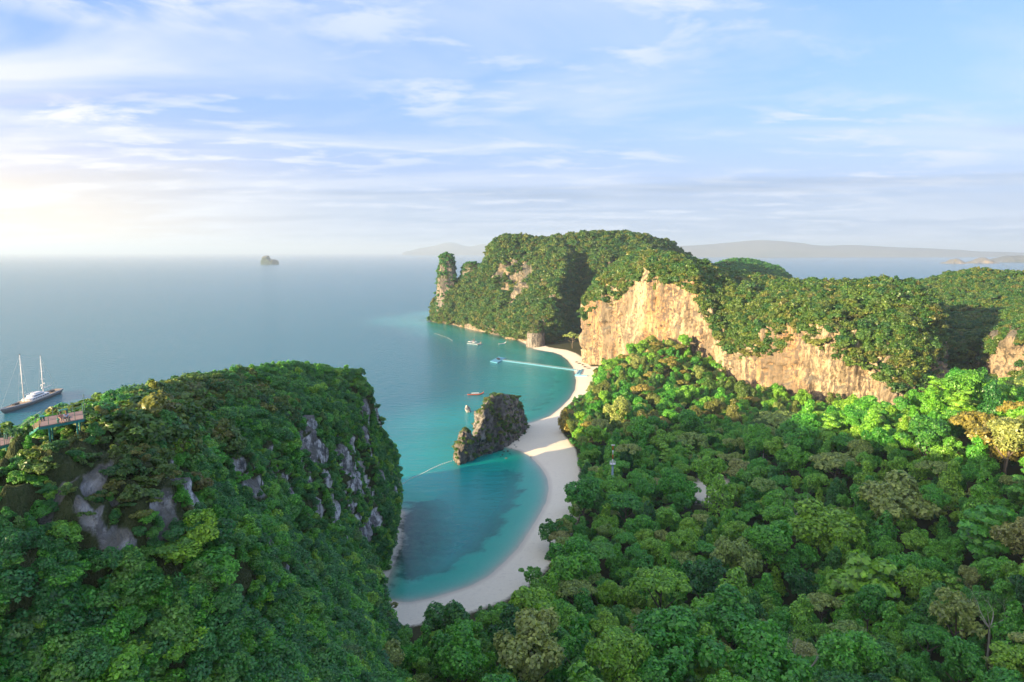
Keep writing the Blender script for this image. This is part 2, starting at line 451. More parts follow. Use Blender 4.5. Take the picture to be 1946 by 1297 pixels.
c = N.mix(N.ramp(N.math('ADD', fv, N.math('MULTIPLY', N.math('SUBTRACT', n2, 0.5), 0.5)), [(0.3, 0.0), (0.7, 1.0)]), c, soil)
bump = N.n('ShaderNodeBump', i_Strength=0.35, i_Distance=0.4); N.link(n2, bump.inputs['Height'])
p = N.n('ShaderNodeBsdfPrincipled', i_Base_Color=c, i_Roughness=0.92, i_Normal=bump.outputs[0]); p.inputs['Specular IOR Level'].default_value = 0.1
finish(N, p.outputs[0]); M['ground'] = m
ground = obj('ground', me, m); tag(ground, 'pale sand beach and island ground under the forest', 'ground', kind='structure')

# ------------------------------------------------------------------ sea
def grow(a, b, step, far, ratio=1.35):
    """fine spacing between a and b, then steps that grow out to the distance far on both sides"""
    mid = list(np.arange(a, b, step)); hi = []; lo = []; s = step; x = mid[-1]
    while x < far: s *= ratio; x += s; hi.append(x)
    s = step; x = mid[0]
    while x > -far: s *= ratio; x -= s; lo.append(x)
    return np.array(lo[::-1] + mid + hi)
sx_ = grow(-200, 130, 3.0, 46000); sy_ = grow(210, 1330, 4.0, 46000)
sy_ = sy_[sy_ > -3000]
SX, SY = np.meshgrid(sx_, sy_, indexing='ij')
ssd = signed_dist(SX, SY, LAND)
depth = sea_floor(np.clip(-ssd, 0, None)); depth[ssd > 0] = 0
me = mesh_from('sea', np.stack([SX, SY, np.zeros_like(SX)], -1), grid_faces(len(sx_), len(sy_)))
attr(me, 'depth', depth.ravel())
m, N = new_mat('sea_water')
pos = N.n('ShaderNodeNewGeometry').outputs['Position']
dep = N.n('ShaderNodeAttribute', attribute_name='depth').outputs['Fac']
wav = N.noise(N.mapping(pos, (0.55, 1.3, 1), (0, 0, 0), (0, 0, R(22))), 0.16, 4, 0.62, 0.3)
rip = N.noise(N.mapping(pos, (0.8, 1.3, 1), (0, 0, 0), (0, 0, R(-14))), 0.75, 3, 0.6, 0.2)
swl = N.noise(N.mapping(pos, (0.5, 1.0, 1), (0, 0, 0), (0, 0, R(30))), 0.012, 3, 0.55, 0.6)
calm = N.maprange(dep, 0.2, 10.0, 0.10, 1.0)
hgt = N.math('MULTIPLY', N.math('ADD', N.math('MULTIPLY', wav, 1.0), N.math('MULTIPLY', rip, 0.28)), calm)
bump = N.n('ShaderNodeBump', i_Strength=0.9, i_Distance=1.6); N.link(hgt, bump.inputs['Height'])
# what light keeps of its colour on the way to the bed and back
tint = N.n('ShaderNodeCombineXYZ')
for i, k in enumerate((1.05, 0.02, 0.06)):
    N.link(N.math('EXPONENT', N.math('MULTIPLY', dep, -k * 1.6)), tint.inputs[i])
tr = N.n('ShaderNodeBsdfTransparent', i_Color=tint.outputs[0])
deepf = N.maprange(dep, 0.8, 9.0, 0.0, 1.0, True)
wcol = N.mix(deepf, (0.014, 0.60, 0.54), (0.008, 0.155, 0.20))
wcol = N.mix(N.math('MULTIPLY', N.maprange(swl, 0.4, 0.65), 0.35), wcol, (0.02, 0.165, 0.20))
df = N.n('ShaderNodeBsdfDiffuse', i_Color=wcol)
mx = N.n('ShaderNodeMixShader')
N.link(N.math('SUBTRACT', 1.0, N.math('EXPONENT', N.math('ADD', N.math('MULTIPLY', dep, -0.12), N.math('MULTIPLY', N.math('MULTIPLY', dep, dep), -0.03)))), mx.inputs[0])
N.link(tr.outputs[0], mx.inputs[1]); N.link(df.outputs[0], mx.inputs[2])
gl = N.n('ShaderNodeBsdfGlossy', i_Roughness=0.16, i_Normal=bump.outputs[0])
fr = N.n('ShaderNodeFresnel', i_IOR=1.33, i_Normal=bump.outputs[0])
mx2 = N.n('ShaderNodeMixShader')
N.link(N.math('MULTIPLY', fr.outputs[0], 0.9, True), mx2.inputs[0]); N.link(mx.outputs[0], mx2.inputs[1]); N.link(gl.outputs[0], mx2.inputs[2])
finish(N, mx2.outputs[0]); M['sea'] = m
sea = obj('sea', me, m); tag(sea, 'calm turquoise to blue-grey sea', 'sea', kind='structure')

# ------------------------------------------------------------------ foliage prototypes
def unit(v): return v / np.maximum(np.linalg.norm(v, axis=-1, keepdims=True), 1e-9)
def foliage(name, lobes, n, size, seed, jitter=0.55, low=-0.35, droop=0.0, aspect=0.62):
    """a mass of leaf-sized faces over and inside a set of lobes (centre, radii)"""
    r = np.random.default_rng(seed)
    L = np.array(lobes, float)
    area = (L[:, 3] * L[:, 4] + L[:, 4] * L[:, 5] + L[:, 3] * L[:, 5])
    pick = r.choice(len(L), size=int(n * 1.7), p=area / area.sum())
    d = unit(r.normal(size=(len(pick), 3)))
    d = d[d[:, 2] > low - 0.25 * r.random(len(d))]; pick = pick[:len(d)]
    # each lobe is itself lumpy: small bosses push the surface in and out
    lump = fbm(d * 2.3 + pick[:, None] * 5.1 + seed, 3)
    rad = np.clip(0.90 + 0.22 * lump - 0.30 * r.random(len(d)) ** 2.5, 0.25, 1.25)
    P = L[pick, :3] + d * L[pick, 3:6] * rad[:, None]
    keep = fbm(P * 1.9 + seed * 3.3, 2) > -0.34 - 0.3 * r.random(len(P))
    for k in range(len(L)):
        q = (P - L[k, :3]) / L[k, 3:6]
        keep &= ~(((q * q).sum(1) < 0.45) & (pick != k))
    P, d, lump = P[keep][:n], d[keep][:n], lump[keep][:n]
    nrm = unit(d + jitter * r.normal(size=d.shape) + np.array([0, 0, 0.7]))
    t = unit(np.cross(nrm, r.normal(size=d.shape))); b = np.cross(nrm, t)
    s = size * (0.55 + 0.9 * r.random(len(P)))
    a_ = (t * s[:, None]); b_ = b * (s * aspect)[:, None]
    dr = np.array([0, 0, -droop])
    fold = nrm * (s * 0.25)[:, None]
    V = np.stack([P - a_ + dr * s[:, None], P + b_ - fold, P + a_ + dr * s[:, None], P - b_ - fold], 1).reshape(-1, 3)
    F = np.arange(len(V)).reshape(-1, 4)
    me = mesh_from(name, V, F, smooth=False)
    tone = np.clip(0.42 + 0.25 * r.normal(size=len(P)) + 0.30 * lump, 0, 1)
    attr(me, 'tone', np.repeat(tone, 4))
    return me

def dome_lobes(seed, n=9, rx=1.0, h=0.8, rl=(0.30, 0.52), flat=0.8):
    r = random.Random(seed); out = [(r.uniform(-.1, .1), r.uniform(-.1, .1), 0.10 * h, 0.55 * rx, 0.55 * rx, 0.68 * h)]
    lean = (r.uniform(-.22, .22), r.uniform(-.22, .22))
    for k in range(n):
        a = 2 * math.pi * (k * 0.381966 + r.random() * 0.12); q = math.sqrt((k + 0.6) / n) * 0.80 * rx * r.uniform(0.72, 1.12)
        z = h * (0.72 * math.sqrt(max(0, 1 - min(1, q / rx) ** 2)) + r.uniform(-0.30, 0.20)) - 0.1
        rr = rl[0] * (rl[1] / rl[0]) ** (r.random() ** 1.3) * rx
        out.append((q * math.cos(a) + lean[0] * z, q * math.sin(a) + lean[1] * z, z, rr, rr * r.uniform(0.75, 1.15), rr * flat * r.uniform(0.75, 1.2)))
    return out
def column_lobes(seed, n=10, h=2.2):
    r = random.Random(seed); out = []
    for k in range(n):
        t = k / (n - 1); a = r.random() * 6.28; q = (1 - t) * r.uniform(0.15, 0.55) + 0.04
        rr = (0.62 - 0.34 * t) * r.uniform(0.85, 1.15)
        out.append((q * math.cos(a), q * math.sin(a), -0.55 + h * t * 0.72, rr, rr, rr * 0.85))
    return out
def umbrella_lobes(seed, n=11):
    r = random.Random(seed); out = []
    for k in range(n):
        a = 2 * math.pi * k * 0.381966; q = math.sqrt((k + 0.4) / n) * 0.85
        rr = r.uniform(0.25, 0.36)
        out.append((q * math.cos(a), q * math.sin(a), 0.42 - 0.32 * q * q + r.uniform(-0.05, 0.06), rr, rr, rr * 0.55))
    return out
def layered_lobes(seed, n=14):
    r = random.Random(seed); out = []
    for k in range(n):
        a = 2 * math.pi * k * 0.381966; t = k / n
        q = r.uniform(0.15, 0.8) * (1 - 0.6 * t)
        rr = r.uniform(0.28, 0.42) * (1 - 0.35 * t)
        out.append((q * math.cos(a), q * math.sin(a), -0.5 + 1.35 * t, rr * 1.2, rr * 1.2, rr * 0.35))
    return out

CROWNS = {   # kind -> list of crown meshes (unit radius)
    'dome': [foliage('crown', dome_lobes(s, 11 + s % 5, 1.0, 1.0, (0.22, 0.50)), 4600, 0.056, s, low=-0.6) for s in (1, 2, 3, 4, 5, 6)],
    'column': [foliage('crown', column_lobes(s), 3600, 0.062, s, droop=0.25) for s in (11, 12, 13, 14, 15)],
    'umbrella': [foliage('crown', umbrella_lobes(s), 3000, 0.055, s, jitter=0.4, low=-0.2) for s in (21, 22, 23)],
    'layered': [foliage('crown', layered_lobes(s), 3000, 0.075, s, jitter=0.35, low=-0.1) for s in (31, 32)],
    'open': [foliage('crown', dome_lobes(s, 12, 1.0, 0.9, (0.2, 0.3)), 1900, 0.062, s, jitter=0.8) for s in (41, 42, 43, 44)],
}
SHRUBS = [foliage('clump', dome_lobes(50 + s, 6, 1.0, 0.75, (0.38, 0.55)), 800, 0.12, 50 + s) for s in range(5)] + \
         [foliage('clump', column_lobes(60 + s, 6, 1.8), 700, 0.125, 60 + s, droop=0.3) for s in range(2)] + \
         [foliage('clump', umbrella_lobes(70 + s, 8), 650, 0.11, 70 + s) for s in range(2)]

FINE = [foliage('clump', dome_lobes(80 + s, 9, 1.0, 0.85, (0.28, 0.52)), 2300, 0.068, 80 + s) for s in range(5)] + \
       [foliage('clump', column_lobes(90 + s, 8, 1.9), 2000, 0.07, 90 + s, droop=0.3) for s in range(3)]
def proto_collection(name, meshes, mats):
    col = bpy.data.collections.new(name)
    k = 0
    for mt in mats:
        for me in meshes:
            m2 = me.copy(); m2.materials.clear(); m2.materials.append(mt)
            o = bpy.data.objects.new('foliage_clump.%03d' % k, m2); col.objects.link(o); k += 1
    return col, k
def scatter_group(name, col):
    g = bpy.data.node_groups.new(name, 'GeometryNodeTree')
    g.interface.new_socket('Geometry', in_out='INPUT', socket_type='NodeSocketGeometry')
    g.interface.new_socket('Geometry', in_out='OUTPUT', socket_type='NodeSocketGeometry')
    nd = g.nodes.new; ln = g.links.new
    gi, go = nd('NodeGroupInput'), nd('NodeGroupOutput')
    ci = nd('GeometryNodeCollectionInfo'); ci.inputs['Collection'].default_value = col
    ci.inputs['Separate Children'].default_value = True; ci.inputs['Reset Children'].default_value = True
    ip = nd('GeometryNodeInstanceOnPoints'); ip.inputs['Pick Instance'].default_value = True
    def na(nm, t):
        a = nd('GeometryNodeInputNamedAttribute'); a.data_type = t; a.inputs['Name'].default_value = nm
        return a.outputs['Attribute']
    e2r = nd('FunctionNodeEulerToRotation'); ln(na('rot', 'FLOAT_VECTOR'), e2r.inputs[0])
    ln(gi.outputs[0], ip.inputs['Points']); ln(ci.outputs[0], ip.inputs['Instance'])
    ln(na('idx', 'INT'), ip.inputs['Instance Index']); ln(e2r.outputs[0], ip.inputs['Rotation']); ln(na('scl', 'FLOAT_VECTOR'), ip.inputs['Scale'])
    ln(ip.outputs[0], go.inputs[0])
    return g
def scatter(name, P, scl, nproto, group, label, seed, tilt=0.18, cat='vegetation', idx=None):
    r = np.random.default_rng(seed); n = len(P)
    me = bpy.data.meshes.new(name); me.vertices.add(n); me.vertices.foreach_set('co', np.asarray(P, np.float32).ravel())
    rot = np.stack([r.normal(size=n) * tilt, r.normal(size=n) * tilt, r.random(n) * 6.283], -1)
    attr(me, 'rot', rot, 'POINT', 'FLOAT_VECTOR'); attr(me, 'scl', scl, 'POINT', 'FLOAT_VECTOR')
    attr(me, 'idx', r.integers(0, nproto, n) if idx is None else idx, 'POINT', 'INT')
    o = obj(name, me)
    md = o.modifiers.new('scatter', 'NODES'); md.node_group = group
    tag(o, label, cat, kind='stuff')
    return o
PC = {}
for key, mats in (('hill', ['leaf_hill', 'leaf_hill', 'leaf_dry_sunlit']), ('shade', ['leaf_shade', 'leaf_shade', 'leaf_green']), ('dry_sunlit', ['leaf_dry_sunlit', 'leaf_dry_sunlit', 'leaf_hill']), ('dark', ['leaf_dark', 'leaf_shade'])):
    c_, k_ = proto_collection(key + '_foliage', FINE if key == 'shade' else SHRUBS, [M[x] for x in mats])
    PC[key] = (scatter_group(key + '_scatter', c_), k_)

# ------------------------------------------------------------------ karst hills
def catmull(P, n, closed):
    P = np.asarray(P, float); m = len(P)
    t = np.linspace(0, m if closed else m - 1, n, endpoint=not closed)
    i = np.floor(t).astype(int)
    if not closed: i = np.minimum(i, m - 2)
    f = (t - i).reshape((-1,) + (1,) * (P.ndim - 1))
    if closed: g = lambda k: P[(i + k) % m]
    else: g = lambda k: P[np.clip(i + k, 0, m - 1)]
    p0, p1, p2, p3 = g(-1), g(0), g(1), g(2)
    return 0.5 * ((2 * p1) + (-p0 + p2) * f + (2 * p0 - 5 * p1 + 4 * p2 - p3) * f ** 2 + (-p0 + 3 * p1 - 3 * p2 + p3) * f ** 3)
def hill(name, secs, nu, nv, rough, freq, mat, label, cat='hill', flute=0.0, sink=4.0, seed=0.0):
    """a limestone hill: sections (foot ... ridge) carried round its outline, then broken up by relief"""
    secs = [[np.array(p, float) for p in s] for s in secs]
    secs = np.array(secs); secs[:, 0, 2] -= sink
    U = catmull(secs, nu, True)                       # nu, m, 3
    Pg = np.stack([catmull(U[k], nv, False) for k in range(nu)])
    du = np.roll(Pg, -1, 0) - np.roll(Pg, 1, 0)
    dv = np.gradient(Pg, axis=1)
    Nn = unit(np.cross(du, dv))
    mid = secs.mean((0, 1))
    if np.mean(np.sum(Nn[:, :nv // 2, :2] * (Pg[:, :nv // 2, :2] - mid[:2]), -1)) < 0: Nn = -Nn
    v = np.linspace(0, 1, nv)[None, :, None]
    fade = S((1 - v) / 0.12)
    Q = Pg + seed
    rel = rough * fbm(Q * freq, 4, 0.55)
    if flute:
        fl = fbm(Q * np.array([0.11, 0.11, 0.018]), 4, 0.6)
        rel = rel + flute * (np.abs(fl) - 0.25) * 1.6 + flute * 0.35 * fbm(Q * np.array([0.4, 0.4, 0.09]), 3)
    if flute > 4: rel = rel - 2.6 * S((fbm(Q * np.array([0.045, 0.045, 0.085]) + 5, 3) - 0.18) / 0.10) - 1.6 * S((np.abs(fbm(Q * np.array([0.03, 0.03, 0.012]) + 2, 2)) * -1 + 0.05) / 0.04)
    Pd = Pg + Nn * rel[..., None] * fade
    du = np.roll(Pd, -1, 0) - np.roll(Pd, 1, 0); dv = np.gradient(Pd, axis=1)
    N2 = unit(np.cross(du, dv)); flip = np.sign(np.sum(N2 * Nn, -1, keepdims=True)); N2 = N2 * np.where(flip == 0, 1, flip)
    me = mesh_from(name, Pd, grid_faces(nu, nv, True))
    o = obj(name, me, mat); tag(o, label, cat, kind='structure')
    return dict(P=Pd, N=N2, S=Pg, o=o)
def cover(H, density, prob, seed):
    """random standing places on a hill, per square metre; prob(P, N, u, v) says where plants hold"""
    r = np.random.default_rng(seed)
    P, N = H['P'], H['N']; nu, nv = P.shape[:2]
    vv = np.broadcast_to(np.linspace(0, 1, nv)[None, :], (nu, nv)).ravel()
    attr(H['o'].data, 'moss', np.asarray(prob(P.reshape(-1, 3), N.reshape(-1, 3), vv * 0, vv), float))
    a, b, c_ = P, np.roll(P, -1, 0), np.roll(P, -1, 1)
    ar = np.linalg.norm(np.cross(b - a, c_ - a), axis=-1)[:, :-1]
    n = r.poisson(ar * density)
    iu, iv = np.nonzero(n); rep = n[iu, iv]; iu = np.repeat(iu, rep); iv = np.repeat(iv, rep)
    fu, fv_ = r.random(len(iu))[:, None], r.random(len(iu))[:, None]
    p = P[iu, iv] * (1 - fu) * (1 - fv_) + P[(iu + 1) % nu, iv] * fu * (1 - fv_) + P[iu, iv + 1] * (1 - fu) * fv_ + P[(iu + 1) % nu, iv + 1] * fu * fv_
    nn = N[iu, iv]
    k = r.random(len(p)) < prob(p, nn, iu / nu, (iv + fv_[:, 0]) / nv)
    # only what the place could show from the bay side and above: skip far backs
    return p[k], nn[k]
def sizes(n, lo, hi, seed, tall=1.0):
    r = np.random.default_rng(seed); s = lo + (hi - lo) * r.random(n) ** 1.6
    return np.stack([s * r.uniform(0.85, 1.2, n), s * r.uniform(0.85, 1.2, n), s * tall * r.uniform(0.8, 1.25, n)], -1)
def near_any(p, spots):
    """1 inside any of the spots (centre, half width, half height)"""
    out = np.zeros(len(p))
    for (c_, rw, rh) in spots:
        q = np.sqrt(((p[:, 0] - c_[0]) ** 2 + (p[:, 1] - c_[1]) ** 2) / rw ** 2 + ((p[:, 2] - c_[2]) / rh) ** 2)
        out = np.maximum(out, S((1.25 - q) / 0.5))
    return out

# --- the near hill with the lookout, left of the bay
rg = [(-105, -170, 108), (-86, -40, 106), (-70, 40, 101), (-61, 88, 105), (-74, 130, 101), (-85, 190, 94), (-83, 268, 84), (-76, 300, 75)]
NEAR = [
    [(-20, -170, 40), (-50, -170, 70), (-80, -170, 95), rg[0]],
    [(-8, -40, 50), (-38, -40, 72), (-68, -40, 93), rg[1]],
    [(-8, 40, 52), (-32, 40, 70), (-54, 40, 90), rg[2]],
    [(-6, 88, 46), (-29, 86, 74), (-48, 85, 101), rg[3]],
    [(-22, 135, 22), (-40, 133, 52), (-60, 132, 86), rg[4]],
    [(-38, 190, 8), (-48, 190, 42), (-64, 190, 76), rg[5]],
    [(-52, 236, 1), (-55, 238, 38), (-66, 240, 71), (-86, 240, 89)],
    [(-57, 268, -2), (-54.5, 268, 30), (-64, 268, 64), rg[6]],
    [(-58, 300, -2), (-56, 302, 28), (-66, 302, 61), rg[7]],
    [(-68, 338, -2), (-66, 336, 24), (-70, 325, 54), rg[7]],
    [(-98, 352, -2), (-96, 348, 24), (-88, 330, 54), rg[7]],
    [(-140, 310, -2), (-134, 305, 28), (-112, 290, 60), rg[6]],
    [(-185, 200, -2), (-170, 200, 35), (-130, 195, 72), rg[5]],
    [(-200, 130, -2), (-165, 130, 40), (-115, 130, 80), rg[4]],
    [(-205, 84, -2), (-150, 84, 50), (-98, 84, 88), rg[3]],
    [(-215, 40, -2), (-160, 40, 50), (-105, 40, 88), rg[2]],
    [(-230, -40, -2), (-180, -40, 50), (-125, -40, 88), rg[1]],
    [(-240, -170, -2), (-190, -170, 50), (-145, -170, 90), rg[0]],
]
near_hill = hill('hill', NEAR, 620, 120, 4.2, 0.035, M['rock_grey'], 'steep wooded limestone hill with grey cliff patches at left of the bay', flute=2.6)

# --- the long sunlit cliff and its wooded top
mr = [A(1195, 492, 860), A(1228, 480, 860), A(1262, 486, 845), A(1330, 506, 780), A(1400, 536, 720), A(1480, 553, 690), A(1600, 549, 640), A(1690, 534, 595), A(1722, 536, 588), A(1742, 552, 590)]
MAIN = [
    [A(1109, 697, 795), A(1106, 640, 796), A(1113, 572, 802), A(1140, 545, 830), mr[0]],
    [A(1165, 697, 748), A(1163, 620, 750), A(1168, 548, 756), A(1185, 503, 805), mr[1]],
    [A(1240, 697, 697), A(1238, 600, 700), A(1240, 518, 708), A(1248, 495, 765), mr[2]],
    [A(1325, 715, 645), A(1322, 620, 646), A(1318, 540, 655), A(1325, 512, 705), mr[3]],
    [A(1390, 778, 600), A(1388, 710, 602), A(1388, 655, 606), A(1398, 568, 648), mr[4]],
    [A(1500, 780, 547), A(1500, 700, 549), A(1500, 624, 556), A(1500, 570, 605), mr[5]],
    [A(1572, 785, 521), A(1570, 700, 523), A(1566, 616, 530), A(1575, 566, 575), mr[6]],
    [A(1645, 788, 499), A(1645, 740, 501), A(1640, 668, 508), A(1665, 570, 545), mr[7]],
    [A(1715, 792, 480), A(1716, 770, 481), A(1722, 738, 485), A(1745, 618, 515), mr[8]],
    [A(1790, 800, 498), A(1780, 740, 505), A(1776, 660, 520), A(1772, 590, 545), mr[9]],
    [(400, 610, 4), (392, 612, 35), (380, 612, 60), (350, 605, 84), mr[8]],
    [(440, 720, 4), (425, 715, 40), (400, 700, 65), (370, 680, 88), mr[6]],
    [(400, 860, 4), (380, 845, 40), (350, 810, 70), (310, 760, 92), mr[4]],
    [(310, 970, 4), (295, 955, 40), (270, 925, 75), (245, 890, 105), mr[2]],
    [(170, 960, 4), (175, 945, 35), (180, 925, 72), (185, 895, 105), mr[1]],
    [(112, 880, 2), (114, 878, 35), (122, 870, 68), (138, 865, 98), mr[0]],
]
main_hill = hill('hill', MAIN, 640, 120, 4.0, 0.03, M['rock_warm'], 'long sunlit cream and orange limestone cliff with wooded top', flute=4.2)

# --- the far headland
hr = [A(872, 533, 1272), A(925, 514, 1245), A(948, 452, 1195), A(985, 450, 1195), A(1040, 455, 1195), A(1110, 442, 1205), A(1175, 443, 1205), A(1225, 451, 1205), A(1252, 466, 1200)]
HEAD = [
    [A(834, 613, 1266), A(836, 592, 1266), A(845, 568, 1264), A(860, 550, 1264), hr[0]],
    [A(862, 618, 1212), A(868, 590, 1212), A(885, 556, 1218), A(905, 530, 1228), hr[1]],
    [A(912, 631, 1122), A(916, 600, 1124), A(928, 560, 1132), A(937, 512, 1165), hr[2]],
    [A(955, 642, 1045), A(962, 610, 1050), A(985, 560, 1085), A(998, 500, 1135), hr[3]],
    [A(1032, 660, 955), A(1036, 620, 965), A(1046, 560, 1000), A(1062, 496, 1100), hr[4]],
    [A(1072, 655, 985), A(1066, 610, 1000), A(1066, 550, 1030), A(1078, 492, 1110), hr[4]],
    [A(1098, 632, 1095), A(1098, 600, 1098), A(1098, 555, 1105), A(1104, 498, 1140), hr[5]],
    [A(1150, 630, 1060), A(1150, 600, 1065), A(1152, 545, 1080), A(1160, 486, 1120), hr[6]],
    [A(1262, 620, 1080), A(1258, 580, 1085), A(1250, 530, 1100), A(1244, 476, 1140), hr[7]],
    [A(1330, 600, 1150), A(1318, 560, 1152), A(1298, 520, 1160), A(1272, 492, 1175), hr[8]],
    [(400, 1390, 0), (380, 1370, 50), (350, 1340, 90), (310, 1290, 125), hr[7]],
    [(220, 1480, 0), (215, 1450, 60), (205, 1400, 105), (190, 1330, 140), hr[6]],
    [(60, 1490, 0), (62, 1460, 60), (66, 1400, 105), (70, 1330, 140), hr[4]],
    [(-40, 1440, 0), (-36, 1420, 55), (-28, 1370, 100), (-24, 1300, 130), hr[2]],
    [(-135, 1400, 0), (-125, 1380, 25), (-110, 1350, 45), (-85, 1310, 66), hr[1]],
    [(-150, 1320, 0), (-146, 1315, 20), (-145, 1305, 35), (-125, 1290, 52), hr[0]],
]
head_hill = hill('hill', HEAD, 420, 90, 10.0, 0.024, M['rock_far'], 'distant wooded headland rising behind the jetty', flute=5.0)
def stack(name, px, top, base, Y, w, label, mat, n=(40, 26), lean=0.0, depthf=0.8):
    b = A(px, base, Y); t = A(px + lean, top, Y); k = Y / FPX; secs = []
    for q in range(10):
        a = 2 * math.pi * q / 10; ca, sa = math.cos(a), math.sin(a) * depthf
        f = lambda z, r_: (b[0] + (t[0] - b[0]) * z + ca * w * k * r_, b[1] + sa * w * k * r_, b[2] + (t[2] - b[2]) * z)
        secs.append([f(0, 1.1), f(0.35, 1.0), f(0.7, 0.92), f(0.92, 0.66), f(1.0, 0.02)])
    return hill(name, secs, n[0], n[1], 0.10 * w * k, 1.2 / (w * k), mat, label, 'rock', flute=0.05 * w * k, sink=6, seed=px * 0.1)
stack_tall = stack('rock_pinnacle', 849, 481, 585, 1255, 18, 'tall dark rock pinnacle at the tip of the headland', M['rock_beach'])
stack_short = stack('rock_pinnacle', 897, 499, 555, 1262, 22, 'shorter rounded rock pinnacle between the tall one and the headland', M['rock_beach'])
cove_rock = stack('rock_outcrop', 1018, 608, 668, 932, 17, 'small wooded rock outcrop standing at the cove beach beyond the jetty', M['rock_beach'], (60, 34))

# --- hill beyond, right-hand hills
def dome(name, crest, Yf, Yb, base_y, label, mat, nu=150, nv=40, rough=5, freq=0.03):
    """a rounded hill from its crest line and foot"""
    pts = [A(*c_) for c_ in crest]; secs = []
    n = len(pts)
    for i in range(n):
        c_ = pts[i]; t = 1 - abs(2 * i / (n - 1) - 1)
        secs.append([(c_[0], Yf - 0.25 * Yf * 0.0, 0), (c_[0], Yf + (c_[1] - Yf) * 0.25, c_[2] * 0.55), (c_[0], Yf + (c_[1] - Yf) * 0.6, c_[2] * 0.88), c_])
    for i in range(n - 1, -1, -1):
        c_ = pts[i]
        secs.append([(c_[0], Yb, 0), (c_[0], Yb + (c_[1] - Yb) * 0.25, c_[2] * 0.55), (c_[0], Yb + (c_[1] - Yb) * 0.6, c_[2] * 0.88), c_])
    return hill(name, secs, nu, nv, rough, freq, mat, label, sink=3)
beyond_hill = dome('hill', [(1335, 540, 1430), (1352, 508, 1430), (1385, 495, 1430), (1430, 495, 1430), (1470, 507, 1430), (1500, 526, 1430), (1520, 546, 1430)], 1335, 1530, 600,
                   'dark shaded wooded hill just behind the cliff top', M['rock_far'])
RIGHT = [
    [A(1765, 790, 575), A(1772, 720, 590), A(1780, 650, 625), A(1775, 596, 705), A(1782, 545, 820)],
    [A(1850, 785, 548), A(1855, 720, 556), A(1862, 650, 578), A(1852, 596, 690), A(1850, 514, 820)],
    [A(1900, 785, 525), A(1902, 700, 532), A(1900, 632, 548), A(1905, 592, 675), A(1900, 519, 815)],
    [A(1960, 785, 505), A(1960, 690, 512), A(1950, 615, 530), A(1950, 585, 660), A(1950, 530, 800)],
    [A(2120, 785, 470), A(2120, 690, 480), A(2110, 615, 505), A(2110, 585, 640), A(2110, 530, 790)],
    [A(2400, 785, 440), A(2400, 700, 450), A(2390, 640, 480), A(2390, 600, 600), A(2390, 540, 740)],
    [(900, 620, 0), (880, 640, 30), (850, 670, 60), (830, 700, 80), A(2390, 540, 740)],
    [(900, 900, 0), (870, 890, 40), (820, 870, 70), (760, 850, 90), A(2110, 530, 790)],
    [(700, 980, 0), (680, 960, 40), (640, 920, 70), (600, 880, 92), A(1900, 519, 815)],
    [(520, 960, 0), (520, 945, 35), (520, 910, 62), (518, 880, 85), A(1850, 514, 820)],
    [(430, 800, 0), (440, 800, 25), (452, 802, 50), (480, 812, 75), A(1782, 545, 820)],
]
right_hill = hill('hill', RIGHT, 260, 70, 6.0, 0.028, M['rock_far'], 'wooded hill with a shadowed cliff at the right edge', flute=2.2)

# --- the rock on the beach: two horns of one outcrop
def horn(name, secs, label, nu=150, nv=80, seed=0.0):
    return hill(name, secs, nu, nv, 2.4, 0.14, M['rock_beach'], label, 'rock', flute=2.2, sink=1.5, seed=seed)
HB = [
    [A(908, 868, 424), A(911, 838, 426), A(916, 800, 431), A(926, 765, 440), A(944, 750, 452)],
    [A(938, 857, 434), A(940, 815, 440), A(943, 785, 446), A(948, 762, 452), A(950, 749, 457)],
    [A(975, 840, 455), A(974, 810, 458), A(972, 783, 461), A(966, 762, 462), A(957, 748, 460)],
    [A(998, 818, 483), A(994, 795, 481), A(988, 775, 478), A(978, 760, 471), A(960, 750, 464)],
    [A(990, 806, 508), A(985, 786, 503), A(978, 770, 496), A(970, 758, 482), A(958, 751, 466)],
    [A(945, 810, 500), A(942, 792, 492), A(940, 775, 482), A(942, 760, 470), A(950, 752, 462)],
    [A(910, 832, 468), A(910, 810, 462), A(910, 788, 456), A(922, 768, 452), A(944, 753, 456)],
    [A(906, 852, 440), A(908, 828, 440), A(913, 798, 440), A(924, 768, 445), A(943, 751, 453)],
]
beach_rock = horn('beach_rock', HB, 'tall craggy grey rock with shrubs standing on the beach')
HA = [
    [A(867, 887, 406), A(869, 862, 408), A(873, 838, 411), A(879, 822, 413), A(885, 815, 416)],
    [A(885, 881, 409), A(886, 858, 411), A(886, 838, 413), A(886, 823, 415), A(886, 815, 417)],
    [A(904, 870, 419), A(902, 855, 419), A(898, 840, 419), A(892, 825, 418), A(887, 815, 418)],
    [A(916, 860, 432), A(910, 848, 430), A(902, 836, 426), A(894, 824, 422), A(888, 816, 419)],
    [A(898, 855, 444), A(894, 845, 438), A(890, 834, 431), A(887, 822, 424), A(886, 816, 419)],
    [A(872, 870, 426), A(873, 855, 424), A(876, 838, 421), A(880, 822, 418), A(885, 816, 417)],
]
beach_horn = horn('beach_rock', HA, 'lower leaning horn of rock beside the tall beach rock', 70, 44, 3.0)

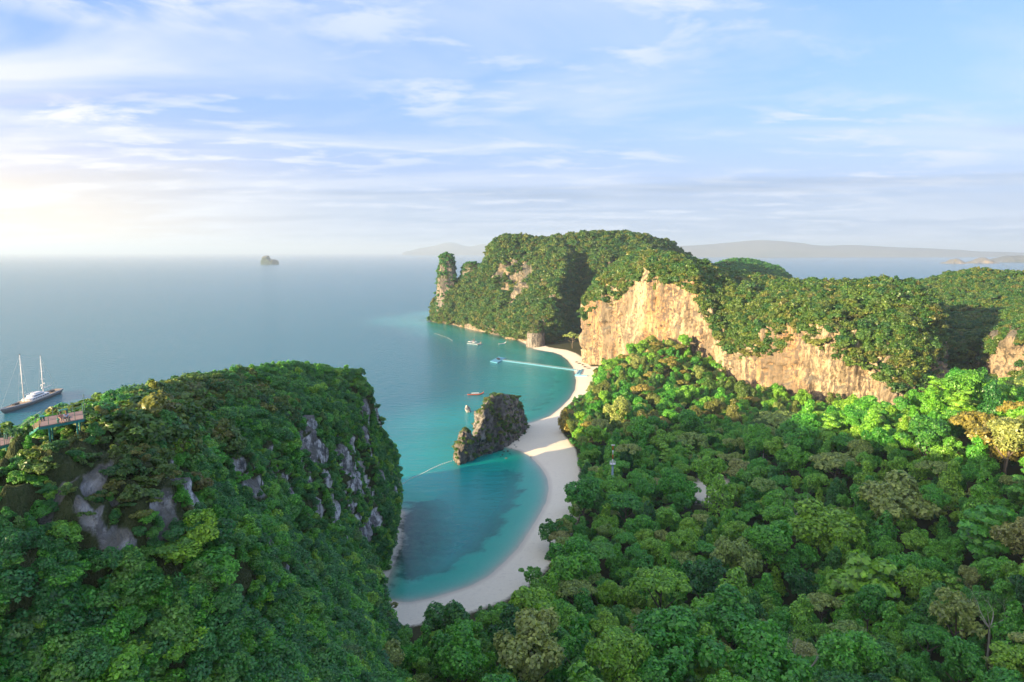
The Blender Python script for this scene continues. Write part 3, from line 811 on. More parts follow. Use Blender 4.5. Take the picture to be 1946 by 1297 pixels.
# --- plants on the hills
def on_hill(H, px, py):
    """the visible point of a hill on a given bearing"""
    P = H['P'].reshape(-1, 3); d = P - np.array([0, 0, CAM_H])
    fw = d[:, 1] * CP - d[:, 2] * SP; u = d[:, 1] * SP + d[:, 2] * CP
    qx = 973 + FPX * d[:, 0] / fw; qy = 648.5 - FPX * u / fw
    e = np.hypot(qx - px, qy - py); e[fw < 5] = 1e9
    k = np.nonzero(e < max(14, e.min() + 4))[0]
    return P[k[np.argmin(fw[k])]]
def spots(H, rows): return [(on_hill(H, a, b), w * 1.55 + 0.8, h * 1.4) for a, b, w, h in rows]
near_rock = spots(near_hill, [(172, 945, 1.5, 4.5), (190, 905, 0.7, 3), (140, 990, 1.2, 2.5), (105, 1012, 0.8, 1.5), (242, 945, 0.5, 2.5), (380, 955, 4, 5), (388, 930, 2.5, 3), (285, 985, 3.5, 2.5), (497, 893, 4, 4.5), (562, 935, 4, 14),
             (632, 850, 4.5, 13), (648, 985, 8, 10), (690, 970, 7, 11), (712, 1090, 7, 16), (610, 820, 4, 10), (735, 990, 7, 16), (600, 905, 3, 7), (640, 930, 4, 6), (590, 850, 2.5, 6), (665, 1020, 5, 8), (460, 1095, 3, 4), (530, 1060, 2.5, 4), (700, 800, 2, 8), (725, 900, 3, 7), (655, 900, 2.5, 6)])
def near_prob(p, n, u, v):
    rk = near_any(p, near_rock)
    q = fbm(p * np.array([0.16, 0.16, 0.07]), 3)
    zone = S((p[:, 1] - 205) / 25) * S((p[:, 0] + 78) / 8) * S((72 - p[:, 2]) / 10)
    stripe = fbm(p * np.array([0.17, 0.17, 0.035]) + 3.0, 3) + 0.25 * fbm(p * 0.5, 2)
    rk = np.maximum(rk, zone * S((stripe - 0.02) / 0.10))
    return np.where(p[:, 1] > 348, 0, np.clip(1.0 - 1.1 * rk * (q > np.where(p[:, 1] < 155, 0.02, -0.12)) - 0.0 * v, 0.0, 1)) * (p[:, 1] > -60)
p, n = cover(near_hill, 0.36, near_prob, 1)
dist = np.linalg.norm(p - np.array([0, 0, 130.0]), axis=1)
kp = ~((p[:, 0] < -90) & (p[:, 1] < 250)) & ~((np.abs(p[:, 0] + 58) < 7) & (p[:, 1] > 79) & (p[:, 1] < 91) & (p[:, 2] > 102.5) & (np.random.default_rng(8).random(len(p)) < 0.5))
p, n = p[kp], n[kp]
under = (np.abs(p[:, 0] + 60) < 15) & (p[:, 1] > 62) & (p[:, 1] < 92) & (p[:, 2] > 99)
scl = sizes(len(p), 1.3, 3.2, 1, 0.95) * (1 + 0.75 * S((62 - p[:, 2]) / 35) * (0.4 + np.random.default_rng(3).random(len(p))))[:, None]
scl *= (1 - 0.42 * S((p[:, 1] - 205) / 25) * S((p[:, 0] + 78) / 8) * S((72 - p[:, 2]) / 10))[:, None]
scl[under] *= (0.42 + 0.5 * S((104 - p[under, 2]) / 5))[:, None]
scl = scl * (1 - 0.38 * near_any(p, [(c_, w * 1.5, h * 1.3) for c_, w, h in near_rock]))[:, None]
crest = (p[:, 2] > 78) & (np.random.default_rng(4).random(len(p)) < S((p[:, 2] + 0.16 * p[:, 1] + 10 * fbm(p / 18.0, 2) - 113) / 9) * S((230 - p[:, 1]) / 60))  # yellower leaves stand in for low sun along the crest
scatter('vegetation', (p + n * 0.5)[~crest], scl[~crest], PC['shade'][1], PC['shade'][0], 'dense dark green shrubs and trees covering the near hill', 1)
scatter('vegetation', (p + n * 0.5)[crest], scl[crest] * 1.1, PC['dry_sunlit'][1], PC['dry_sunlit'][0], 'yellow-green trees along the crest of the near hill', 12)

def main_prob(p, n, u, v):
    q = fbm(p * np.array([0.03, 0.03, 0.02]), 3)
    w = S((n[:, 2] + 0.16 * q - 0.24) / 0.22)
    w = np.where(v > 0.56 + 0.08 * q, np.maximum(w, 0.95), w)
    return np.where(v > 0.40 + 0.12 * q, w, 0)
p, n = cover(main_hill, 0.095, main_prob, 2)
scl = sizes(len(p), 2.0, 7.2, 2)
scatter('vegetation', p + n * 0.6, scl, PC['dry_sunlit'][1], PC['dry_sunlit'][0], 'sunlit yellow-green trees crowning the long cliff', 2)

hr_rock = [(on_hill(head_hill, a, b), w, h) for a, b, w, h in ((972, 520, 30, 34), (985, 545, 26, 26), (958, 498, 20, 26), (944, 505, 14, 40), (1005, 535, 18, 22), (1055, 560, 10, 30), (1046, 610, 9, 14), (880, 624, 30, 5), (915, 631, 30, 5), (1130, 470, 14, 10), (1180, 500, 16, 12))]
def head_prob(p, n, u, v):
    rk = near_any(p, hr_rock); q = fbm(p * np.array([0.05, 0.05, 0.02]), 3)
    return np.clip(1 - 1.2 * rk * (q > -0.25) - (p[:, 2] < 3), 0, 1) * (p[:, 1] < 1330)
p, n = cover(head_hill, 0.08, head_prob, 3)
scatter('vegetation', p + n * 0.8, sizes(len(p), 2.2, 7.0, 3), PC['hill'][1], PC['hill'][0], 'olive green forest covering the far headland', 3)
for st, lab, sd in ((stack_tall, 'scrub clinging to the tall pinnacle', 4), (stack_short, 'scrub covering the shorter pinnacle', 5)):
    p, n = cover(st, 0.07, lambda p, n, u, v: 0.35 + 0.65 * (n[:, 2] > 0.15), sd)
    scatter('vegetation', p, sizes(len(p), 1.8, 4.2, sd), PC['dark'][1], PC['dark'][0], lab, sd)
p, n = cover(cove_rock, 0.10, lambda p, n, u, v: (v > 0.42) * (0.55 + 0.45 * (n[:, 2] > 0.1)), 6)
scatter('vegetation', p, sizes(len(p), 1.4, 3.4, 6), PC['hill'][1], PC['hill'][0], 'green scrub on the small outcrop at the cove beach', 6)
p, n = cover(beyond_hill, 0.08, lambda p, n, u, v: (p[:, 1] < 1490) * 1.0, 7)
scatter('vegetation', p, sizes(len(p), 2.5, 5.5, 7), PC['dark'][1], PC['dark'][0], 'dark forest on the shaded hill behind the cliff', 7)  # dark leaves carry this hill's shade in their colour
rr_rock = [(A(1905, 670, 540), 26, 26), (A(1880, 700, 540), 16, 14), (A(1940, 640, 530), 22, 22), (A(1760, 720, 580), 14, 20)]
def right_prob(p, n, u, v):
    rk = near_any(p, rr_rock); q = fbm(p * np.array([0.06, 0.06, 0.03]), 3)
    return np.clip(1 - 1.1 * rk * (q > -0.1), 0, 1) * (p[:, 1] < 860) * (p[:, 0] < 720)
p, n = cover(right_hill, 0.09, right_prob, 8)
scatter('vegetation', p + n * 0.6, sizes(len(p), 2.0, 5.0, 8), PC['hill'][1], PC['hill'][0], 'mixed green scrub forest on the hill at the right edge', 8)
def rock_prob(p, n, u, v):
    q = fbm(p * 0.10 + 4, 2)
    return np.clip((n[:, 2] > 0.35) * 0.35 + (q > 0.33) * 0.5 * (v > 0.15), 0, 1)
p, n = cover(beach_rock, 0.30, rock_prob, 9)
scatter('vegetation', p + n * 0.3, sizes(len(p), 0.7, 2.1, 9), PC['dry_sunlit'][1], PC['dry_sunlit'][0], 'small yellow-green shrubs growing on the tall beach rock', 9)
p, n = cover(beach_horn, 0.42, lambda p, n, u, v: (n[:, 2] > 0.30) * 0.4 + (v > 0.75) * 0.3, 10)
scatter('vegetation', p + n * 0.3, sizes(len(p), 0.7, 1.9, 10), PC['dry_sunlit'][1], PC['dry_sunlit'][0], 'bright shrubs growing on the lower horn of the beach rock', 10)
# ------------------------------------------------------------------ forest
def limb(mb, p, d, length, rad, depth, r, spread=0.7, up_=0.25, n=4):
    """a branching limb"""
    d = Vector(d).normalized(); pts = [Vector(p)]; rads = [rad]
    for k in range(3):
        d = (d + Vector((r.uniform(-1, 1), r.uniform(-1, 1), r.uniform(-0.4, 1) * up_)) * 0.28).normalized()
        pts.append(pts[-1] + d * length / 3); rads.append(rad * (1 - 0.2 * (k + 1)))
    mb.tube(pts, rads, n, cap=False)
    if depth > 0:
        for k in range(r.choice((2, 3, 3))):
            q = Vector((r.uniform(-1, 1), r.uniform(-1, 1), r.uniform(-0.1, 0.7)))
            limb(mb, pts[-1] if k < 2 else pts[2], (d + q * spread), length * r.uniform(0.55, 0.8), rads[-1] * 0.72, depth - 1, r, spread, up_, max(3, n - 1))
def trunk_mesh(seed, pale=False):
    r = random.Random(seed); mb = MB()
    mb.tube([(0, 0, -0.12), (0.01, 0.0, 0.0), (r.uniform(-.03, .03), r.uniform(-.03, .03), 0.4), (r.uniform(-.04, .04), r.uniform(-.04, .04), 0.78), (0, 0, 1.02)], [0.075, 0.055, 0.042, 0.034, 0.016], 7)
    for k in range(6):
        a = k * 2.4 + r.random(); z = 0.55 + 0.07 * k
        mb.tube([(0, 0, z), (0.28 * math.cos(a), 0.28 * math.sin(a), z + 0.13), (0.55 * math.cos(a), 0.55 * math.sin(a), z + 0.22 + r.uniform(0, .08))], [0.026, 0.018, 0.008], 5)
    me = bpy.data.meshes.new('trunk'); me.from_pydata([tuple(p) for p in mb.v], [], mb.f); me.update()
    me.polygons.foreach_set('use_smooth', [True] * len(me.polygons))
    me.materials.append(M['bark_pale'] if pale else M['bark'])
    return me
TRUNKS = [trunk_mesh(s) for s in (1, 2, 3)]
TRUNK_PALE = trunk_mesh(9, True)
CM = {}
def crown(kind, k, mat):
    key = (kind, k % len(CROWNS[kind]), mat)
    if key not in CM:
        me = CROWNS[kind][key[1]].copy(); me.name = 'crown'; me.materials.clear(); me.materials.append(M[mat]); CM[key] = me
    return CM[key]
CH = {'dome': 0.78, 'column': 1.05, 'umbrella': 0.62, 'layered': 0.85, 'open': 0.8}   # crown top above crown centre, in radii
def tree(name, x, y, h, r, kind, mat, label, group=None, seed=0, trunk=None, sq=1.0):
    """a tree of height h whose crown has radius r"""
    z = float(gz(x, y)); q = random.Random(seed)
    e = empty(name, (x, y, z), q.random() * 6.28)
    zc = h - r * CH[kind] * sq
    t = obj('trunk', trunk or TRUNKS[seed % 3], parent=e); t.scale = (r * 0.95, r * 0.95, zc + 0.1 * r)
    c_ = obj('crown', crown(kind, seed // 3, mat), parent=e, loc=(0, 0, zc)); c_.scale = (r * q.uniform(0.92, 1.1), r * q.uniform(0.92, 1.1), r * sq * q.uniform(0.92, 1.08))
    c_.rotation_euler = (q.uniform(-.1, .1), q.uniform(-.1, .1), q.random() * 6.28)
    tag(e, label, 'tree', group)
    return e
def spot(px, py, hc):
    """ground under the point hc above ground that lies on this bearing"""
    for Y in np.arange(60, 1200, 0.75):
        p_ = A(px, py, Y)
        if p_[2] <= float(gz(p_[0], p_[1])) + hc: return p_
    return A(px, py, 1200)
TAKEN = []      # x, y, radius
def special(px, py, rpx, h, kind, mat, label, seed, name='tree', trunk=None, sq=1.0):
    for _ in range(2):
        p_ = spot(px, py, h * 0.72); r = rpx * math.hypot(p_[1], 130 - p_[2]) / FPX
        h = max(h, 1.5 * r)
    TAKEN.append((p_[0], p_[1], r * 0.85))
    return tree(name, p_[0], p_[1], h, r, kind, mat, label, None, seed, trunk, sq)
def dead(px, py, hpx, label, seed, depth=4, pale=True):
    p_ = spot(px, py, 18); h = hpx * math.hypot(p_[1], 130 - p_[2]) / FPX
    r = random.Random(seed); e = empty('bare_tree', (p_[0], p_[1], float(gz(p_[0], p_[1]))))
    base = p_[2] - float(gz(p_[0], p_[1])) - h * 0.55
    mb = MB(); mb.tube([(0, 0, -0.5), (0.1, 0, base * 0.5), (0.0, 0.1, base + h * 0.15)], [0.34, 0.26, 0.2], 7); mb.build('trunk', M['bark_pale'], e, True)
    for k in range(5):
        mb = MB(); a = k * 1.3 + r.random(); limb(mb, (0, 0.1, base + h * 0.1), (math.cos(a) * 0.8, math.sin(a) * 0.8, 1.0), h * 0.34, 0.17, depth, r, 0.9, 0.45, 5)
        mb.build('branch', M['bark_pale'], e)
    tag(e, label, 'tree'); TAKEN.append((p_[0], p_[1], h * 0.36)); TAKEN.append((p_[0] * 0.94, p_[1] * 0.94, h * 0.30)); TAKEN.append((p_[0] * 0.88, p_[1] * 0.88, h * 0.24))

special(1315, 836, 33, 19, 'umbrella', 'leaf_olive', 'pale buff tree with a smooth rounded crown above the sandy clearing', 1, sq=1.4)
special(1408, 1062, 48, 24, 'dome', 'leaf_olive', 'tall pale yellow-green tree standing alone in the middle of the forest', 2, sq=1.35)
special(1705, 950, 66, 22, 'dome', 'leaf_olive', 'broad dull olive tree with a wide domed crown on the right slope', 3)
special(1590, 880, 50, 18, 'umbrella', 'leaf_olive', 'wide flat-topped buff tree uphill of the grey leafless one', 4)
special(1480, 800, 40, 20, 'umbrella', 'leaf_olive', 'spreading pale green tree just below the orange cliff', 5)
special(1520, 845, 38, 17, 'umbrella', 'leaf_olive', 'flat pale tree in front of the spreading one below the cliff', 6)
special(1402, 898, 30, 17, 'dome', 'leaf_olive', 'round pale green tree at the right rim of the sandy clearing', 7)
special(672, 1268, 46, 17, 'dome', 'leaf_lime', 'bright lime green tree at the bottom left of centre', 8)
special(1640, 1095, 88, 22, 'layered', 'leaf_lime', 'large lime green tree with layered fans of leaves', 9)
special(1272, 1235, 78, 24, 'dome', 'leaf_green', 'big fresh green round tree at the bottom of the picture', 10)
special(1385, 1185, 60, 24, 'dome', 'leaf_green', 'tall fresh green tree just right of the big round one', 12)
special(852, 1188, 46, 17, 'dome', 'leaf_dark', 'dark broad tree leaning over the near end of the sand', 13)
special(1046, 1008, 32, 13, 'open', 'leaf_dark', 'very dark glossy tree jutting out over the sand', 14)
special(718, 1166, 36, 13, 'open', 'leaf_gold', 'brownish feathery tree at the foot of the near hill by the sand', 15)
special(1074, 792, 24, 16, 'column', 'leaf_gold', 'golden feathery tree leaning over the far beach', 16)
special(1010, 1092, 24, 9, 'open', 'leaf_lime', 'small sparse pale bush-like tree at the edge of the sand', 17)
special(1428, 832, 26, 24, 'column', 'leaf_green', 'slender green tree on a tall white trunk behind the clearing', 18, trunk=TRUNK_PALE)
special(1452, 838, 22, 23, 'column', 'leaf_green', 'second slender white-trunked tree beside the first', 19, trunk=TRUNK_PALE)
special(1855, 805, 46, 18, 'umbrella', 'leaf_gold', 'golden sunlit tree at the left end of the bright crest', 20, sq=1.3)  # gold leaf colour stands in for direct sun on these crest trees
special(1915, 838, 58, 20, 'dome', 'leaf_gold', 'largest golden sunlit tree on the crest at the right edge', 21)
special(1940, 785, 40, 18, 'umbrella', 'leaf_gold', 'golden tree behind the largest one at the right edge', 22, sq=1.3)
special(1560, 1000, 62, 24, 'dome', 'leaf_green', 'dense blue-green tree right of the grey leafless one', 23)
special(1880, 1000, 70, 24, 'layered', 'leaf_green', 'tall light green tree high on the right slope', 24)
special(1088, 640, 17, 22, 'umbrella', 'leaf_olive', 'lone flat-topped tree in the shady cove by the far beach', 25, sq=1.3)
dead(1512, 945, 82, 'grey leafless tree with twisting branches in mid forest', 3)
dead(1886, 1150, 100, 'tall bare dead tree with one straight trunk at lower right', 5)
dead(1530, 1232, 105, 'silvery leafless tree with drooping twigs near the bottom', 8)

feet = [np.array([q[0][:2] for q in s_]) for s_ in ([[(p_[0], p_[1])] for p_ in [x[0] for x in NEAR]], [[(p_[0], p_[1])] for p_ in [x[0] for x in MAIN]], [[(p_[0], p_[1])] for p_ in [x[0] for x in RIGHT]], [[(p_[0], p_[1])] for p_ in [x[0] for x in HEAD]])]
N_TRY = 60000
r_ = np.random.default_rng(5)
tx = r_.uniform(-60, 420, N_TRY); ty = 62 + 640 * r_.random(N_TRY) ** 1.15
ok = (gsd(tx, ty) > 17) & (np.abs(tx) < 0.80 * ty + 30)
for k, f_ in enumerate(feet):
    ok &= signed_dist(tx, ty, f_) < (14 if k == 0 else -2)
clr = gauss(tx, ty, cl[0], cl[1], 15, 22, R(-20)); ok &= clr < 0.32
tx, ty = tx[ok], ty[ok]
sdn = signed_dist(tx, ty, feet[0])
tr_ = np.clip(r_.lognormal(math.log(4.4), 0.40, len(tx)), 2.3, 9.0)
tr_ = np.where(gsd(tx, ty) < 26, np.minimum(tr_, 4.6), tr_)
th_ = tr_ * r_.uniform(2.0, 2.8, len(tx)) + r_.uniform(1, 4, len(tx))
th_ = np.where(gsd(tx, ty) < 26, th_ * 0.72, th_)
# leave the sand open to the sea breeze side: no crown may stand between the lookout height and the beach
tz_ = gz(tx, ty) + th_; kk_ = CAM_H / (CAM_H - np.minimum(tz_, 110))
ok = (gsd(tx * kk_, ty * kk_) > np.where(ty * kk_ < 290, 20, 14)) | (gz(tx, ty) > 40)
ok &= gauss(tx * kk_, ty * kk_, cl[0], cl[1], 15, 24, R(-20)) < 0.42
tx, ty, tr_, th_ = tx[ok], ty[ok], tr_[ok], th_[ok]
sde = signed_dist(tx, ty, EDGE)
ok = (ty < 330) | (sde > tr_ * 0.55)
th_ = np.where((ty > 420) & (tx > 165), th_ * 0.72, th_)
tx, ty, tr_, th_ = tx[ok], ty[ok], tr_[ok], th_[ok]
cells = {}
def put(x, y, r): cells.setdefault((int(x // 10), int(y // 10)), []).append((x, y, r))
for t_ in TAKEN: put(*t_)
acc = []
for x, y, r, h in zip(tx, ty, tr_, th_):
    cx_, cy_ = int(x // 10), int(y // 10); good = True
    for i in (-1, 0, 1):
        for j in (-1, 0, 1):
            for (a, b, c_) in cells.get((cx_ + i, cy_ + j), ()):
                if (a - x) ** 2 + (b - y) ** 2 < (0.57 * (r + c_)) ** 2: good = False; break
            if not good: break
        if not good: break
    if good: put(x, y, r); acc.append((x, y, r, h))
acc = np.array(acc)
az = gz(acc[:, 0], acc[:, 1])
dcam = np.sqrt(acc[:, 0] ** 2 + acc[:, 1] ** 2 + (115 - az) ** 2)
order = np.argsort(-(acc[:, 2] / dcam))
acc, az, dcam = acc[order], az[order], dcam[order]
KINDS = [('dome', .50), ('column', .28), ('open', .10), ('layered', .06), ('umbrella', .06)]
MATS = {'dome': ['leaf_green'] * 8 + ['leaf_dark'] + ['leaf_olive'] + ['leaf_lime'], 'column': ['leaf_green'] * 7 + ['leaf_dark'] * 2 + ['leaf_lime'], 'open': ['leaf_green'] * 3 + ['leaf_olive', 'leaf_dark', 'leaf_lime'],
        'layered': ['leaf_green'] * 3 + ['leaf_lime'], 'umbrella': ['leaf_olive'] * 2 + ['leaf_green'] * 2}
SHAPE = {'dome': 'round-crowned', 'column': 'tall narrow', 'open': 'loose-leaved', 'layered': 'tiered', 'umbrella': 'flat-topped'}
HUE = {'leaf_green': 'fresh green', 'leaf_dark': 'dark green', 'leaf_olive': 'pale olive', 'leaf_lime': 'lime green', 'leaf_gold': 'golden'}
def region(x, y, sdv):
    if x < 8: return 'on the slope below the near hill', 'slope below the near hill'
    if sdv < 40: return 'at the beach edge', 'beach edge'
    if x > 78 + 0.28 * (y - 100): return 'on the right hillside', 'right hillside'
    if y < 190: return 'in the near forest', 'near forest'
    return 'in the valley forest', 'valley forest'
FP, FS, FI = [], [], []
ROWS = {}
protos = [('dome', 0, 'leaf_green'), ('dome', 1, 'leaf_green'), ('dome', 2, 'leaf_green'), ('dome', 3, 'leaf_green'), ('column', 0, 'leaf_green'), ('column', 1, 'leaf_green'), ('column', 2, 'leaf_dark'),
          ('open', 0, 'leaf_green'), ('layered', 0, 'leaf_lime'), ('umbrella', 0, 'leaf_olive'), ('umbrella', 1, 'leaf_green'), ('dome', 0, 'leaf_lime'), ('dome', 2, 'leaf_olive'),
          ('dome', 1, 'leaf_dry_sunlit'), ('column', 0, 'leaf_dry_sunlit'), ('umbrella', 1, 'leaf_gold')]
fcol = bpy.data.collections.new('forest_foliage')
for k, (a, b, c_) in enumerate(protos):
    o_ = bpy.data.objects.new('foliage_clump.%03d' % (200 + k), crown(a, b, c_)); fcol.objects.link(o_)
fgroup = scatter_group('forest_scatter', fcol)
for i, ((x, y, r, h), z, dc) in enumerate(zip(acc, az, dcam)):
    q = random.Random(1000 + i)
    if i < 268:
        u_ = q.random(); kd = 'dome'
        for kk, pr in KINDS:
            if u_ < pr: kd = kk; break
            u_ -= pr
        mt = q.choice(MATS[kd]); rg_, gr = region(x, y, float(gsd(x, y)))
        e_ = tree('tree', x, y, h, r, kd, mt, 'x', '%s %s trees, %s' % (HUE[mt], SHAPE[kd], gr), 50 + i, sq=1.15)
        ROWS.setdefault((HUE[mt], SHAPE[kd], rg_), []).append((x / (y + 20), e_))
    else:
        sunny = y > 430  # yellower leaf mix where sun falls, its warmth put into the colour
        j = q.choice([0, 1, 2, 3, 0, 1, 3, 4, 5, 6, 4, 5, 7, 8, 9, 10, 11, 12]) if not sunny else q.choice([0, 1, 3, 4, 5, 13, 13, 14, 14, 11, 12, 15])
        FP.append((x, y, z + h - r * CH[protos[j][0]])); FS.append((r * q.uniform(.92, 1.12), r * q.uniform(.92, 1.12), r * q.uniform(1.0, 1.4))); FI.append(j)
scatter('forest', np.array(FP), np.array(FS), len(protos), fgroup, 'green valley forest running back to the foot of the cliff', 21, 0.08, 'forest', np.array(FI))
ORD = 'first second third fourth fifth sixth seventh eighth ninth tenth eleventh twelfth thirteenth fourteenth fifteenth sixteenth seventeenth eighteenth nineteenth twentieth'.split()
ORD += ['twenty-' + o_ for o_ in ORD[:9]] + ['thirtieth'] + ['thirty-' + o_ for o_ in ORD[:9]] + ['fortieth'] + ['forty-' + o_ for o_ in ORD[:9]] + ['fiftieth'] + ['fifty-' + o_ for o_ in ORD[:9]]
for (hu, shp, rg_), lst in ROWS.items():
    lst.sort(key=lambda t: t[0])
    for k, (_, e_) in enumerate(lst):
        e_['label'] = ('%s %s tree %s' % (hu, shp, rg_)) if len(lst) == 1 else ('%s %s tree %s, %s from left' % (hu, shp, rg_, ORD[min(k, len(ORD) - 1)]))
# undergrowth between the trunks
n_ = 5200
ux, uy = r_.uniform(-60, 330, n_), 60 + 560 * r_.random(n_) ** 1.2
ok = np.where(uy > 330, (signed_dist(ux, uy, EDGE) > 1.5) | (ux > 150), gsd(ux, uy) > 20) & (np.abs(ux) < 0.80 * uy + 30) & (gauss(ux, uy, cl[0], cl[1], 15, 22, R(-20)) < 0.45)
for k, f_ in enumerate(feet): ok &= signed_dist(ux, uy, f_) < (10 if k == 0 else 0)
ux, uy = ux[ok], uy[ok]
scatter('undergrowth', np.stack([ux, uy, gz(ux, uy) + 0.6], -1), sizes(len(ux), 1.2, 3.2, 33), PC['shade'][1], PC['shade'][0], 'low green undergrowth filling the gaps between the trees', 33)

# ------------------------------------------------------------------ lookout walkway on the near hill
M['teal'] = simple_mat('teal_paint', (0.02, 0.20, 0.18), 0.5, 0.4)
M['teal_dark'] = simple_mat('dark_teal_paint', (0.015, 0.09, 0.09), 0.5, 0.4)
M['wood_rail'] = simple_mat('tread_wood', (0.38, 0.28, 0.16), 0.8, 0.15)
m, N = new_mat('deck_boards')
pos = N.n('ShaderNodeNewGeometry').outputs['Position']
bd = N.noise(N.mapping(pos, (6.5, 0.5, 1), (0, 0, 0), (0, 0, R(24))), 1.0, 3, 0.6)
gr_ = N.noise(pos, 3.0, 4, 0.6)
c = N.mix(bd, (0.20, 0.13, 0.115), (0.34, 0.25, 0.225)); c = N.mix(N.math('MULTIPLY', gr_, 0.4), c, (0.42, 0.31, 0.27))
p = N.n('ShaderNodeBsdfPrincipled', i_Base_Color=c, i_Roughness=0.85); p.inputs['Specular IOR Level'].default_value = 0.15
finish(N, p.outputs[0]); M['deck'] = m

Z0, Z1 = 109.0, 106.7
walk = empty('lookout_walkway', (*G(75, 812, Z0)[:2], Z1 - 2.0))
tag(walk, 'teal steel lookout walkway with brown deck and stairs on the near hill', 'walkway')
wl = Vector(walk.location)
def L(p_): return Vector(tuple(float(v_) for v_ in p_)) - wl
def slab(corners, th):
    mb = MB(); t = [L(c_) for c_ in corners]; b = [q - Vector((0, 0, th)) for q in t]
    mb.add(t + b, [(0, 1, 2, 3), (7, 6, 5, 4), (0, 4, 5, 1), (1, 5, 6, 2), (2, 6, 7, 3), (3, 7, 4, 0)])
    return mb
up_c = [G(75, 811, Z0), G(159, 795.5, Z0), G(156.5, 781, Z0), G(81, 794, Z0)]
lo_c = [G(-45, 860, Z1), G(36, 838, Z1), G(33, 829, Z1), G(-45, 838, Z1)]
slab(up_c, 0.10).build('upper_deck', M['deck'], walk)
slab(lo_c, 0.10).build('lower_deck', M['deck'], walk)
def beam(a, b, w, h, name, mat=None):
    a, b = L(a), L(b); d = b - a; mb = MB(); rz = math.atan2(d.y, d.x)
    n_ = Vector((-math.sin(rz), math.cos(rz), 0)) * w / 2
    V = [a - n_, a + n_, b + n_, b - n_]; V = V + [q - Vector((0, 0, h)) for q in V]
    mb.add(V, [(0, 1, 2, 3), (7, 6, 5, 4), (0, 4, 5, 1), (1, 5, 6, 2), (2, 6, 7, 3), (3, 7, 4, 0)])
    return mb.build(name, mat or M['teal'], walk)
dn = np.array([0, 0, -0.11])
for a, b in ((0, 1), (1, 2), (2, 3), (3, 0)):
    beam(up_c[a] + dn, up_c[b] + dn, 0.16, 0.30, 'edge_beam')
for a, b in ((0, 1), (2, 3)): beam(lo_c[a] + dn, lo_c[b] + dn, 0.16, 0.28, 'edge_beam')
s_lo = [G(36, 836.5, Z1), G(34, 829.5, Z1)]; s_up = [G(75, 810.5, Z0), G(79, 797.5, Z0)]
for k in range(2): beam(s_lo[k], s_up[k], 0.14, 0.32, 'stringer')
NS = 10
for k in range(NS):
    t0, t1 = (k + 0.1) / NS, (k + 0.95) / NS
    c4 = [s_lo[0] * (1 - t0) + s_up[0] * t0, s_lo[0] * (1 - t1) + s_up[0] * t1, s_lo[1] * (1 - t1) + s_up[1] * t1, s_lo[1] * (1 - t0) + s_up[1] * t0]
    zt = Z1 + (Z0 - Z1) * (k + 0.9) / NS
    c4 = [np.array([q[0], q[1], zt]) for q in c4]
    slab(c4, 0.06).build('step', M['wood_rail'], walk)
def railing(a, b, n, h=1.05, first=True):
    a, b = np.array(a, float), np.array(b, float)
    for k in range(n + 1):
        if k == 0 and not first: continue
        q = a + (b - a) * k / n
        MB().tube([L(q), L(q + [0, 0, h])], 0.035, 6).build('rail_post', M['teal_dark'], walk)
    for hh in (h, h * 0.55):
        MB().tube([L(a + [0, 0, hh]), L(b + [0, 0, hh])], 0.025 if hh == h else 0.014, 5).build('handrail' if hh == h else 'rail_wire', M['teal_dark'], walk)
railing(up_c[0], up_c[1], 5); railing(up_c[3], up_c[2], 4); railing(up_c[1], up_c[2], 2, first=False)
railing(lo_c[0], (lo_c[0] + lo_c[1]) * 0.5 + (lo_c[1] - lo_c[0]) * 0.15, 6); railing(lo_c[3], lo_c[2], 5)
railing(s_lo[0], s_up[0], 4); railing(s_lo[1], s_up[1], 4)
# mesh guard at the foot of the stairs
for k in range(7):
    q = lo_c[0] + (lo_c[1] - lo_c[0]) * (0.70 + 0.24 * k / 6)
    MB().tube([L(q), L(q + [0, 0, 1.0])], 0.02, 5).build('baluster', M['teal_dark'], walk)
def drop_post(q, zb, r_p=0.10):
    MB().tube([L(np.array([q[0], q[1], zb])), L(q)], r_p, 8).build('support_post', M['teal'], walk)
drop_post(up_c[0] * 0.17 + up_c[1] * 0.83 + dn * 3, 105.0); drop_post(up_c[0] * 0.8 + up_c[1] * 0.2 + dn * 3, 105.5)
drop_post(up_c[3] * 0.8 + up_c[2] * 0.2 + dn * 3, 105.0); drop_post(up_c[3] * 0.1 + up_c[2] * 0.9 + dn * 3, 103.5)
drop_post(lo_c[0] * 0.1 + lo_c[1] * 0.9 + dn * 3, 103.5); drop_post(lo_c[3] * 0.3 + lo_c[2] * 0.7 + dn * 3, 103.5)
pole = MB().tube([L(up_c[1] + [0.15, 0.1, -0.3]), L(up_c[1] + [0.15, 0.1, 3.1])], 0.04, 6).build('pole', M['teal_dark'], walk)

